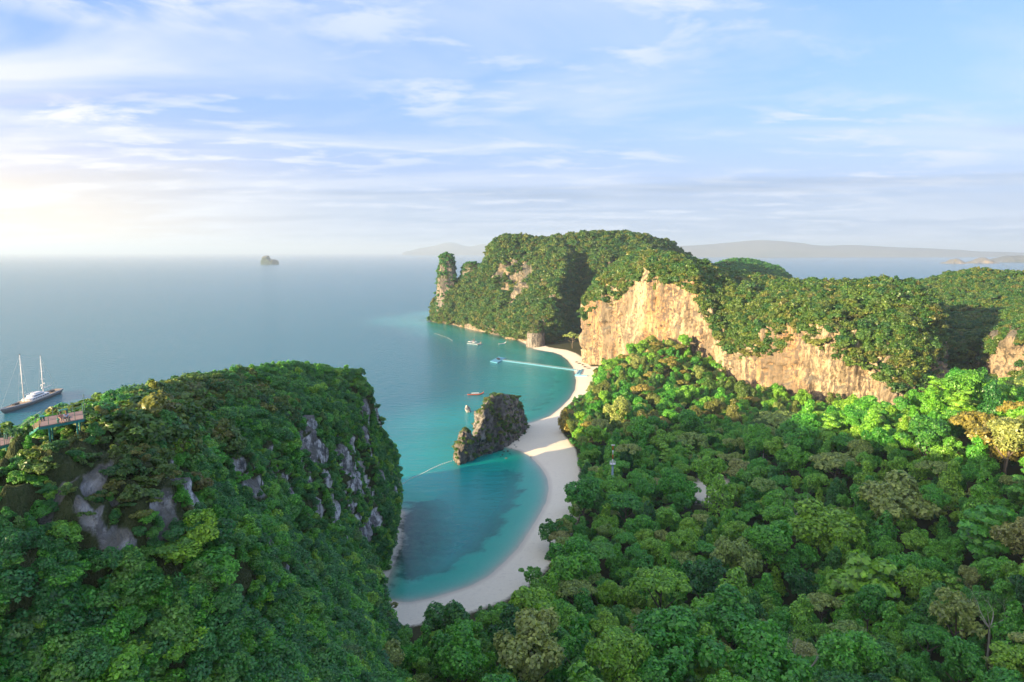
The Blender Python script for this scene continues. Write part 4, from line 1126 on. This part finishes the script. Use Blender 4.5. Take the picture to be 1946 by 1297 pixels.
def bench(c_, rz, length, h, label, arch=False):
    e = empty('bench', c_, rz)
    for s_ in (-1, 1):
        for t_ in (-1, 1):
            MB().box((s_ * length / 2, t_ * 0.16, h / 2), (0.10, 0.10, h)).build('leg', M['teal_dark'], e)
    MB().box((0, 0, h + 0.035), (length + 0.16, 0.46, 0.07)).build('seat', M['teal'], e)
    tag(e, label, 'bench', 'teal benches on the lookout')
    return e
ang = math.atan2(up_c[1][1] - up_c[0][1], up_c[1][0] - up_c[0][0])
b1 = G(121, 802.5, Z0); bench(b1, ang, 1.25, 0.48, 'teal bench on the lookout deck with two people sitting on it')
b2 = G(121, 791, Z0); bench(b2, ang, 0.8, 0.80, 'tall teal bench-like stand behind the two seated people')
b3 = G(80.5, 799, Z0); bench(b3, ang + R(75), 0.9, 0.5, 'teal bench seen end-on at the top of the stairs')
b4 = G(18, 833, Z1); bench(b4, math.atan2(lo_c[1][1] - lo_c[0][1], lo_c[1][0] - lo_c[0][0]), 0.9, 0.70, 'teal bench on the lower deck at the left edge')

# ------------------------------------------------------------------ people
def skin_body(name, verts, edges, rads, mat, parent):
    me = bpy.data.meshes.new(name); me.from_pydata(verts, edges, []); me.update(); me.materials.append(mat)
    o = bpy.data.objects.new(name, me); COL.objects.link(o); o.parent = parent
    o.modifiers.new('skin', 'SKIN'); sv = me.skin_vertices[0].data
    for i, r in enumerate(rads): sv[i].radius = (r if isinstance(r, tuple) else (r, r)); sv[i].use_root = (i == 0)
    ss = o.modifiers.new('round', 'SUBSURF'); ss.levels = 1; ss.render_levels = 1
    return o
def person(loc, rz, seated, shirt, shorts, hair, label, skin=(0.42, 0.26, 0.18)):
    e = empty('person', loc, rz)
    hp = 0.52 if seated else 0.92
    # pelvis, chest, neck, head low, head top, then arms and legs
    V = [(0, 0, hp), (0, 0.02, hp + 0.26), (0, 0.03, hp + 0.46), (0, 0.04, hp + 0.55), (0, 0.05, hp + 0.66), (0, 0.04, hp + 0.78)]
    E = [(0, 1), (1, 2), (2, 3), (3, 4), (4, 5)]; Rr = [(0.16, 0.12), (0.15, 0.11), (0.14, 0.10), 0.055, 0.085, 0.075]
    for s_ in (-1, 1):
        b = len(V)
        if seated: arm = [(s_ * 0.19, 0.02, hp + 0.46), (s_ * 0.24, 0.06, hp + 0.2), (s_ * 0.16, 0.28, hp + 0.10), (s_ * 0.12, 0.36, hp + 0.08)]
        else: arm = [(s_ * 0.19, 0.02, hp + 0.46), (s_ * 0.24, 0.0, hp + 0.18), (s_ * 0.24, 0.08, hp - 0.04), (s_ * 0.23, 0.12, hp - 0.12)]
        V += arm; E += [(2, b), (b, b + 1), (b + 1, b + 2), (b + 2, b + 3)]; Rr += [0.06, 0.045, 0.036, 0.03]
        b = len(V)
        if seated: leg = [(s_ * 0.10, 0.06, hp - 0.02), (s_ * 0.12, 0.44, hp - 0.02), (s_ * 0.12, 0.46, 0.10), (s_ * 0.12, 0.62, 0.04)]
        else: leg = [(s_ * 0.10, 0.0, hp - 0.08), (s_ * 0.11, 0.03 * s_, 0.48), (s_ * 0.11, 0.06 * s_, 0.09), (s_ * 0.11, 0.16 + 0.06 * s_, 0.04)]
        V += leg; E += [(0, b), (b, b + 1), (b + 1, b + 2), (b + 2, b + 3)]; Rr += [0.085, 0.06, 0.042, 0.035]
    body = skin_body('body', V, E, Rr, simple_mat('skin', skin, 0.55), e)
    g = lambda r, k: tuple(x * k for x in r) if isinstance(r, tuple) else r * k
    idx = [0, 1, 2, 6, 7, 14, 15]
    skin_body('shirt', [V[i] for i in idx], [(0, 1), (1, 2), (2, 3), (3, 4), (2, 5), (5, 6)], [g(Rr[i], 1.14) for i in idx], simple_mat('shirt', shirt, 0.9), e)
    idx = [0, 10, 11, 18, 19]
    VV = [V[0], V[10], tuple(0.6 * a + 0.4 * b for a, b in zip(V[11], V[10])), V[18], tuple(0.6 * a + 0.4 * b for a, b in zip(V[19], V[18]))]
    skin_body('shorts', VV, [(0, 1), (1, 2), (0, 3), (3, 4)], [g(Rr[0], 1.12), 0.10, 0.085, 0.10, 0.085], simple_mat('shorts', shorts, 0.9), e)
    mb = MB(); rings = []
    for k, (zz, rr) in enumerate(((0.62, 0.086), (0.70, 0.104), (0.77, 0.098), (0.83, 0.06), (0.85, 0.01))):
        rings.append([(rr * math.cos(a), 0.02 + rr * 1.08 * math.sin(a), hp + zz) for a in [2 * math.pi * j / 10 for j in range(10)]])
    mb.loft(rings).build('hair', simple_mat('hair', hair, 0.7), e, True)
    tag(e, label, 'person')
    return e
ca_, sa_ = math.cos(ang), math.sin(ang)
person((b1[0] - 0.30 * ca_, b1[1] - 0.30 * sa_, Z0), ang + math.pi, True, (0.55, 0.22, 0.20), (0.25, 0.24, 0.20), (0.05, 0.035, 0.025), 'person in a reddish top seated at the left of the lookout bench')
person((b1[0] + 0.32 * ca_, b1[1] + 0.32 * sa_, Z0), ang + math.pi, True, (0.50, 0.58, 0.75), (0.10, 0.09, 0.11), (0.20, 0.12, 0.05), 'person in a pale blue top seated at the right of the lookout bench')
ps = G(1009, 868, 1.2); person((ps[0], ps[1], float(gz(ps[0], ps[1]))), 0.6, False, (0.03, 0.03, 0.035), (0.03, 0.03, 0.03), (0.02, 0.015, 0.01), 'lone person in dark clothes standing in the sunlit patch of beach')

# ------------------------------------------------------------------ sailing yacht
M['hull_grey'] = simple_mat('grey_hull_paint', (0.10, 0.105, 0.115), 0.25, 0.5, var=0.05)
M['white'] = simple_mat('white_paint', (0.72, 0.72, 0.72), 0.35, 0.4, var=0.04)
M['teak'] = simple_mat('teak', (0.42, 0.31, 0.20), 0.7, 0.2)
M['glass_dark'] = simple_mat('dark_glass', (0.02, 0.025, 0.03), 0.08, 0.6)
M['black'] = simple_mat('black_cover', (0.03, 0.03, 0.035), 0.6, 0.3)
M['steel'] = simple_mat('steel', (0.5, 0.5, 0.52), 0.3, 0.5, 0.6)
M['boot_red'] = simple_mat('red_brown_paint', (0.38, 0.10, 0.06), 0.5, 0.3)
M['sail_white'] = simple_mat('sail_cloth', (0.75, 0.74, 0.70), 0.8, 0.2)
yb, ys = G(8, 787), G(110, 747)
ydir = (yb - ys)[:2]; YL = float(np.linalg.norm(ydir)) ; yang = math.atan2(ydir[1], ydir[0])
yc = (yb + ys) / 2
ya = empty('sailing_yacht', (yc[0], yc[1], 0), yang)
tag(ya, 'large grey two-masted sailing yacht with white deckhouse lying at anchor', 'yacht')
def hull_ring(t, zs):
    """t -1 stern .. 1 bow; half breadth at given heights"""
    w = 5.6 * (1 - max(0, t) ** 2.2) * (1 - 0.28 * max(0, -t) ** 2)
    xs = t * YL / 2
    out = []
    for (z, k, over) in zs:
        ox = (over if t > 0 else over * 0.5) * abs(t) ** 3 * (1 if t > 0 else -1)
        out.append((xs + ox, max(0.05, w * k), z + (1.2 * max(0, t) ** 2 + 0.3 * t * t) * (1 if z > 2 else 0)))
    return out
zs = [(-1.0, 0.45, -3.0), (0.2, 0.80, 0.0), (1.8, 0.94, 2.5), (3.2, 1.0, 5.0)]
rings = []
for i in range(25):
    t = -1 + 2 * i / 24; s_ = hull_ring(t, zs)
    rings.append([(x, -y, z) for x, y, z in s_[::-1]] + [(x, y, z) for x, y, z in s_])
MB().loft(rings, closed=True).build('hull', M['hull_grey'], ya, True)
dk = MB(); st_ = [hull_ring(-1 + 2 * i / 24, zs)[-1] for i in range(25)]
dk.add([(x, -y * 0.97, z + 0.03) for x, y, z in st_] + [(x, y * 0.97, z + 0.03) for x, y, z in st_], [(i, i + 1, i + 26, i + 25) for i in range(24)])
dk.build('deck', M['teak'], ya)
stripe = MB()
for sgn in (-1, 1):
    stripe.add([(x, sgn * (y + 0.06), z - 0.05) for x, y, z in st_] + [(x, sgn * (y + 0.06), z + 0.35) for x, y, z in st_], [(i, i + 1, i + 26, i + 25) for i in range(24)])
stripe.build('bulwark', M['white'], ya)
def house(x0, x1, w, z0_, h, name, slope=0.8):
    n = 9; r1, r2 = [], []
    def ring(k, z):
        out = []
        for i in range(n):
            a = math.pi * i / (n - 1); out.append((x1 - k * slope + (-1 + math.sin(a)) * 1.6, w * k * -math.cos(a), z))
        out += [(x0 + 0.2 * k, w * k * 0.96, z), (x0 + 0.2 * k, -w * k * 0.96, z)]
        return out
    b = MB().loft([ring(1.0, z0_), ring(0.96, z0_ + h * 0.7), ring(0.84, z0_ + h)]).build(name, M['white'], ya, False)
    return b
hs = house(-YL * 0.24, YL * 0.13, 4.2, 3.3, 2.1, 'deckhouse')
house(-YL * 0.16, YL * 0.06, 3.3, 5.4, 1.7, 'wheelhouse')
house(-YL * 0.13, 0.0, 2.4, 7.1, 1.0, 'flybridge')
for sgn in (-1, 1):
    for k in range(7):
        x = -YL * 0.20 + k * YL * 0.044
        MB().box((x, sgn * 4.16, 4.35), (YL * 0.034, 0.06, 0.75)).build('window', M['glass_dark'], hs)
    MB().box((-YL * 0.05, sgn * 3.26, 6.2), (YL * 0.17, 0.06, 0.6)).build('window', M['glass_dark'], hs)
mh = 41.0
for x, hgt, nm in ((YL * 0.155, mh, 'mainmast'), (-YL * 0.215, mh * 0.87, 'mizzenmast')):
    ms = MB().tube([(x, 0, 3), (x, 0, hgt * 0.6), (x, 0, hgt + 3)], [0.42, 0.38, 0.22], 8).build('mast', M['white'], ya, True)
    for k in range(4):
        zz = 3 + hgt * (0.22 + 0.19 * k)
        MB().tube([(x, -2.2 + 0.3 * k, zz), (x, 2.2 - 0.3 * k, zz)], 0.09, 5).build('spreader', M['white'], ms)
    MB().box((x + 0.2, 0, hgt + 3.4), (0.9, 0.5, 0.7)).build('masthead', M['black'], ms)
    MB().tube([(x - 0.5, 0, 9.0), (x - YL * 0.17, 0, 9.2)], 0.32, 7).build('boom', M['sail_white'], ya)
    for sgn in (-1, 1):
        MB().tube([(x, 0, hgt + 2.5), (x - 0.5, sgn * 4.8, 3.4)], 0.05, 4).build('shroud', M['steel'], ms)
MB().tube([(YL * 0.155, 0, mh + 2.5), (YL * 0.5 + 4.2, 0, 4.8)], 0.06, 4).build('forestay', M['steel'], ya)
MB().tube([(YL * 0.155, 0, mh + 2.0), (-YL * 0.215, 0, mh * 0.87)], 0.05, 4).build('triatic_stay', M['steel'], ya)
MB().tube([(-YL * 0.215, 0, mh * 0.87 + 2), (-YL * 0.49, 0, 4.0)], 0.05, 4).build('backstay', M['steel'], ya)
def ball(name, c_, r, mat, parent):
    mb = MB(); mb.loft([[(c_[0] + r * math.sin(a) * math.cos(b), c_[1] + r * math.sin(a) * math.sin(b), c_[2] + r * math.cos(a)) for b in [2 * math.pi * j / 8 for j in range(8)]] for a in [0.05, 0.6, 1.2, 1.9, 2.5, 3.09]])
    return mb.build(name, mat, parent, True)
for dx_, zz in ((1.4, 9.5), (2.2, 12.5), (-2.8, 13.0)): ball('radar_dome', (-YL * 0.215 + dx_, 0, zz), 0.75, M['white'], ya)
MB().box((YL * 0.30, 0, 4.4), (6.5, 2.6, 1.2)).build('tender_cover', M['black'], ya)
MB().box((-YL * 0.36, 0, 4.2), (7.5, 3.4, 1.0)).build('cockpit_cover', M['black'], ya)

# ------------------------------------------------------------------ floating jetty
M['pontoon'] = simple_mat('pale_blue_pontoon', (0.10, 0.32, 0.45), 0.5, 0.3)
M['pontoon_grey'] = simple_mat('weathered_pontoon', (0.30, 0.38, 0.42), 0.6, 0.3)
jt0, jt1 = G(955, 685, 0.5), G(1098, 704, 0.5)
jet = empty('floating_jetty', (*jt0[:2], 0.0)); tag(jet, 'pale blue floating jetty with white rail posts reaching the far beach', 'jetty')
jl = Vector(jet.location)
jd = Vector((jt1 - jt0).tolist()); jd.z = 0; JL = jd.length; jd.normalize(); jn = Vector((-jd.y, jd.x, 0)); jang = math.atan2(jd.y, jd.x)
pm = MB().box((0, 0, 0), (1, 1, 1)); 
npn = int(JL / 3.0)
proto = None
for k in range(npn):
    c_ = jd * ((k + 0.5) * JL / npn)
    if proto is None: proto = MB().box((0, 0, 0.35), (JL / npn - 0.12, 2.6, 0.7)).build('pontoon', M['pontoon'], jet)
    o_ = proto if k == 0 else proto.copy()
    if k: COL.objects.link(o_)
    o_.parent = jet; o_.location = c_; o_.rotation_euler = (0, 0, jang)
pp = None
npt = 46
for sgn in (-1, 1):
    for k in range(npt):
        q = jd * (JL * (k + 0.5) / npt) + jn * (sgn * 1.2)
        if pp is None: pp = MB().tube([(0, 0, 0.6), (0, 0, 1.75)], 0.09, 6).build('rail_post', M['pontoon_grey'], jet)
        o_ = pp if (k == 0 and sgn == -1) else pp.copy()
        if o_ is not pp: COL.objects.link(o_)
        o_.parent = jet; o_.location = q
    MB().tube([jd * 1 + jn * (sgn * 1.2) + Vector((0, 0, 1.5)), jd * (JL - 1) + jn * (sgn * 1.2) + Vector((0, 0, 1.5))], 0.05, 5).build('rail_rope', M['pontoon_grey'], jet)
def jslab(cs, name, mat, z0_=0.0, z1_=0.7):
    mb = MB(); b = [Vector((float(c_[0]), float(c_[1]), z0_)) - jl for c_ in cs]; t = [q + Vector((0, 0, z1_ - z0_)) for q in b]
    mb.add(t + b, [(0, 1, 2, 3), (7, 6, 5, 4), (0, 4, 5, 1), (1, 5, 6, 2), (2, 6, 7, 3), (3, 7, 4, 0)])
    return mb.build(name, mat, jet)
jslab([G(931, 687, .5), G(945, 690, .5), G(961, 681, .5), G(948, 678.5, .5)], 'landing_platform', M['pontoon'])
sh = G(947, 683, 0.7)
MB().box((sh[0] - jl.x, sh[1] - jl.y, 1.3), (3.2, 9, 1.2), 0.2).build('shelter_box', M['black'], jet)
def ramp(a, b, w, name):
    a, b = np.array(a), np.array(b); d = (b - a)[:2]; d = d / np.linalg.norm(d); n_ = np.array([-d[1], d[0], 0]) * w / 2
    zz = max(float(gz(*a[:2])), float(gz(*b[:2])), 0) + 0.1
    jslab([a + n_, a - n_, b - n_, b + n_], name, M['pontoon'], -0.3, zz + 0.6)
e0, e1, e2 = G(1101, 704, .6), G(1094, 714, .6), G(1117, 716, 1.0)
ramp(e0, e1, 2.2, 'shore_ramp'); ramp(e1, e2, 2.2, 'shore_ramp'); ramp(G(1107, 703, .8), G(1101, 712, .8), 1.8, 'shore_ramp')
for k in range(12):
    for (a, b) in ((e0, e1), (e1, e2)):
        q = a + (b - a) * (k + 0.5) / 12
        MB().tube([(q[0] - jl.x, q[1] - jl.y, 0.5), (q[0] - jl.x, q[1] - jl.y, 2.2)], 0.09, 5).build('rail_post', M['white'], jet)

# ------------------------------------------------------------------ boats and rafts
def longtail(px, py, length, rz, hullm, roofm, label, canopy=True, raised=1.0):
    g = G(px, py); e = empty('longtail_boat', (g[0], g[1], 0), rz)
    rings = []
    for i in range(17):
        t = -1 + i / 8; x = t * length / 2
        w = 0.95 * (1 - max(0, t) ** 3 * 0.92) * (1 - 0.35 * max(0, -t) ** 2)
        zb = -0.25 + 1.9 * raised * max(0, t) ** 3.2; zt = 0.75 + 2.2 * raised * max(0, t) ** 3 + 0.35 * max(0, -t) ** 2
        rings.append([(x, -w, zt), (x, -w * 0.8, (zb + zt) / 2), (x, 0, zb), (x, w * 0.8, (zb + zt) / 2), (x, w, zt), (x, w * 0.86, zt - 0.03), (x, 0, zb + 0.22), (x, -w * 0.86, zt - 0.03)])
    MB().loft(rings).build('hull', hullm, e, True)
    for k in range(4): MB().box((-length * 0.22 + k * length * 0.12, 0, 0.55), (0.35, 1.5, 0.08)).build('thwart', M['teak'], e)
    if canopy:
        rr = []
        for x in (-length * 0.26, 0, length * 0.20):
            rr.append([(x, y, 2.05 - 0.25 * (y / 1.05) ** 2) for y in (-1.05, -0.5, 0, 0.5, 1.05)] + [(x, y, 1.98 - 0.25 * (y / 1.05) ** 2) for y in (1.05, 0.5, 0, -0.5, -1.05)])
        MB().loft(rr).build('canopy', roofm, e)
        for x in (-length * 0.25, length * 0.19):
            for sgn in (-1, 1): MB().tube([(x, sgn * 0.9, 0.6), (x, sgn * 0.95, 1.85)], 0.05, 5).build('canopy_post', M['teak'], e)
    MB().tube([(length * 0.47, 0, 2.3 * raised), (length * 0.5, 0, 3.6 * raised)], [0.14, 0.08], 6).build('prow_post', M['boot_red'], e)
    MB().box((-length * 0.42, 0, 1.1), (0.8, 0.45, 0.5)).build('engine', M['black'], e)
    MB().tube([(-length * 0.46, 0, 1.0), (-length * 0.72, 0, -0.1)], 0.06, 5).build('propeller_shaft', M['steel'], e)
    tag(e, label, 'boat', 'longtail boats in the bay')
    return e
longtail(904, 751, 15, R(8), M['boot_red'], M['sail_white'], 'red-brown longtail boat with a white canopy beyond the beach rock')
longtail(955, 654, 13, R(35), M['white'], M['sail_white'], 'small pale longtail boat near the cove beach', canopy=False, raised=1.2)
longtail(911, 655, 13, R(70), M['teak'], M['sail_white'], 'wooden longtail boat moored at the right of the raft', raised=1.3)
longtail(899, 650, 12, R(80), M['boot_red'], M['pontoon_grey'], 'longtail boat moored in the middle of the raft', raised=1.2)
rc = G(902, 654); raft = empty('floating_raft', (rc[0], rc[1], 0), R(-35)); tag(raft, 'low floating raft with two white covered platforms and moored boats', 'raft')
for k in range(5): MB().box((-9 + 4.6 * k, 0, 0.3), (4.3, 7, 0.6)).build('pontoon', M['pontoon_grey'], raft)
for x, m_ in ((-8, M['sail_white']), (0, M['white'])):
    MB().loft([[(x - 2.6, -3, 2.6), (x + 2.6, -3, 2.6), (x + 2.6, -3, 2.7), (x, -3, 3.3), (x - 2.6, -3, 2.7)], [(x - 2.6, 3, 2.6), (x + 2.6, 3, 2.6), (x + 2.6, 3, 2.7), (x, 3, 3.3), (x - 2.6, 3, 2.7)]]).build('awning', m_, raft)
    for a in (-2.3, 2.3):
        for b in (-2.7, 2.7): MB().tube([(x + a, b, 0.5), (x + a, b, 2.65)], 0.08, 5).build('awning_post', M['steel'], raft)

# ------------------------------------------------------------------ buoy lines
def buoys(a, b, n, label, sag=1.0, seed=0):
    a, b = G(*a), G(*b); e = empty('buoy_line', (a[0], a[1], 0)); tag(e, label, 'buoy line')
    d = (b - a); nn = np.array([-d[1], d[0], 0]) / np.linalg.norm(d); fl = None; pts = []
    for k in range(n):
        t = k / (n - 1); q = d * t + nn * sag * math.sin(math.pi * t) * (1 + 0.2 * math.sin(9 * t + seed)); pts.append((q[0], q[1], 0.08))
        if fl is None: fl = ball('buoy', (0, 0, 0.10), 0.26, M['sail_white'], e)
        o_ = fl if k == 0 else fl.copy()
        if k: COL.objects.link(o_)
        o_.parent = e; o_.location = (q[0], q[1], 0)
    MB().tube(pts, 0.025, 4).build('rope', M['teak'], e)
buoys((752, 932), (866, 874), 34, 'dotted white buoy line strung from the near hill to the beach rock', 4)
buoys((826, 634), (860, 648), 24, 'short faint buoy line off the tip of the headland', 3, 2)

# ------------------------------------------------------------------ mast in the forest
M['orange_red'] = simple_mat('orange_red_paint', (0.55, 0.13, 0.03), 0.5, 0.3)
mt_ = A(1165, 846, 330); mz = float(gz(mt_[0], mt_[1])); MH = mt_[2] - mz
mast = empty('radio_mast', (mt_[0], mt_[1], mz)); tag(mast, 'red and white striped radio mast with a round platform rising from the forest', 'mast')
pz = MH - 9.8
MB().tube([(0, 0, -0.5), (0, 0, pz)], [0.62, 0.48], 12).build('pole', simple_mat('blue_grey_paint', (0.25, 0.36, 0.42), 0.5), mast, True)
MB().tube([(0, 0, pz), (0, 0, pz + 0.25)], 1.5, 18).build('platform', M['white'], mast)
for k in range(12):
    a = 2 * math.pi * k / 12; MB().tube([(1.42 * math.cos(a), 1.42 * math.sin(a), pz + 0.2), (1.42 * math.cos(a), 1.42 * math.sin(a), pz + 1.4)], 0.05, 5).build('rail_post', M['white'], mast)
for zz in (0.8, 1.4):
    MB().tube([(1.42 * math.cos(2 * math.pi * k / 18), 1.42 * math.sin(2 * math.pi * k / 18), pz + zz) for k in range(19)], 0.05, 5).build('guard_ring', M['white'], mast)
for k in range(4):
    MB().tube([(0, 0, pz + 0.25 + k * 2.3), (0, 0, pz + 0.25 + (k + 1) * 2.3)], 0.28, 10).build('mast_section', (M['white'], M['orange_red'])[k % 2], mast, True)
MB().box((0, 0, MH - 0.1), (0.6, 0.6, 0.5)).build('cap', M['white'], mast)
for sgn in (-1, 1): MB().tube([(0, 0, MH - 0.2), (sgn * 1.0, 0, MH - 0.1)], [0.12, 0.3], 8).build('antenna', M['white'], mast)

# ------------------------------------------------------------------ loose rocks
def boulder(name, loc, s, label, seed, mat=None, group=None, cat='rock'):
    bm = bmesh.new(); bmesh.ops.create_icosphere(bm, subdivisions=3, radius=1.0)
    for v_ in bm.verts:
        n_ = fbm(np.array([[v_.co.x * 1.1 + seed, v_.co.y * 1.1, v_.co.z * 1.1]]), 3)[0]; v_.co *= 1 + 0.38 * float(n_)
    me = bpy.data.meshes.new(name); bm.to_mesh(me); bm.free()
    o_ = obj(name, me, mat or M['rock_beach']); o_.location = loc; o_.scale = s; o_.rotation_euler = (0, 0, seed)
    tag(o_, label, cat, group)
    return o_
g = G(889, 783); boulder('rock', (g[0], g[1], 1.8), (2.4, 2.2, 3.3), 'small pale pointed rock standing in the sea beyond the beach rock', 2.0, M['rock_grey'])
g = G(905, 788); boulder('rock', (g[0], g[1], 0.15), (2.6, 1.6, 1.2), 'low dark rock awash between the pointed rock and beach rock', 4.4)
q = random.Random(3)
for k, (x, y) in enumerate(sorted([(982, 838), (990, 832), (986, 842), (978, 848), (972, 853), (994, 828), (965, 857), (958, 858), (975, 843), (981, 851), (969, 862), (955, 864), (952, 868), (962, 871)])):
    g = G(x, y); sz = q.uniform(0.35, 0.95)
    boulder('rock', (g[0], g[1], max(float(gz(g[0], g[1])), -0.2)), (sz * 1.5, sz, sz * 0.6), 'small dark rock on the sand by the tall beach rock, %s from left' % ORD[k], 10 + k, M['rock_far'], 'dark rocks at the foot of the beach rock')
q = random.Random(5)
for k, (x, y) in enumerate([(1096, 688), (1101, 691), (1107, 694), (1112, 698), (1118, 701)]):
    g = G(x, y, 1.5); sz = q.uniform(0.9, 1.6)
    boulder('rock', (g[0], g[1], max(float(gz(g[0], g[1])), 0)), (sz * 1.6, sz, sz * 0.8), 'brown fallen rock at the foot of the long cliff, %s from left' % ORD[k], 40 + k, M['rock_beach'], 'fallen rocks at the cliff foot')
g = G(97, 828, 104.0); boulder('rock', (g[0], g[1], 104.2), (3.0, 2.2, 1.8), 'grey boulder under the lookout deck', 77, M['rock_grey'])

# ------------------------------------------------------------------ islands and mountains in the distance
M['far_forest'] = rock_mat('far_wooded_slope', (0.06, 0.085, 0.05), (0.04, 0.07, 0.04), (0.03, 0.05, 0.03), 0.8, 0.6, 0.6)
b_ = G(513, 503); k_ = b_[1] / FPX
ISL = []
for q in range(14):
    a = 2 * math.pi * q / 14; ca2, sa2 = math.cos(a), math.sin(a)
    rxl = 17 * k_
    f = lambda z, rr_: (b_[0] + ca2 * rxl * rr_, b_[1] + sa2 * rxl * 0.7 * rr_, z * k_)
    tall = 15 if ca2 < -0.1 else (7 if ca2 < 0.5 else 9)
    ISL.append([f(0, 1.0), f(tall * 0.6, 0.92), f(tall * 0.92, 0.7), (b_[0] + (ca2 * 0.35 - 0.05) * rxl, b_[1], (15.5 if ca2 < 0 else 8) * k_)])
hill('island', ISL, 90, 24, 9.0, 0.02, M['far_forest'], 'small dark rocky island alone on the hazy sea at left', 'island', flute=5, sink=8)
def ridge(crest, Y, label, name='mountain', mat=None, thick=1500, rough=None):
    return dome(name, [(x, y, Y) for x, y in crest], Y - thick * 0.5, Y + thick, 490, label, mat or M['far_forest'], 160, 16, rough or Y * 0.0009, 5.0 / Y * 12)
ridge([(1235, 482), (1270, 470), (1330, 466), (1380, 462), (1440, 457), (1500, 460), (1560, 467), (1620, 466), (1700, 470), (1780, 473), (1860, 478), (1960, 481), (2060, 484)], 17500, 'long pale blue mountain range on the horizon behind the cliff')
ridge([(770, 480), (790, 474), (822, 468), (856, 461), (890, 469), (922, 464), (950, 474), (990, 480)], 27000, 'faint mountain outline on the horizon above the headland tip')
ridge([(1800, 503), (1808, 495), (1817, 492), (1826, 496), (1832, 503)], 7600, 'small hazy islet off the right shore', 'island', M['rock_far'], 160, 8)
ridge([(1846, 502), (1856, 495), (1870, 490), (1880, 495), (1894, 502)], 7800, 'hazy islet with a pinkish cliff near the right edge', 'island', M['rock_warm'], 180, 8)
ridge([(1884, 500), (1905, 491), (1930, 486), (1965, 488), (2010, 498)], 8600, 'hazy grey-blue island cut off by the right edge', 'island', M['far_forest'], 300, 10)

# ------------------------------------------------------------------ sea haze
hb = MB().box((0, 21500, 225), (96000, 49500 * 2, 510))
hz_o = hb.build('haze', None)
m = bpy.data.materials.new('sea_haze'); m.use_nodes = True; N = NT(m.node_tree)
pv = N.n('ShaderNodeVolumePrincipled'); pv.inputs['Color'].default_value = (0.66, 0.84, 1.0, 1); pv.inputs['Density'].default_value = 0.65e-4; pv.inputs['Anisotropy'].default_value = 0.2
out = N.n('ShaderNodeOutputMaterial'); N.link(pv.outputs[0], out.inputs['Volume'])
hz_o.data.materials.append(m)
tag(hz_o, 'pale sea haze over the bay and the open water', 'haze', kind='stuff')
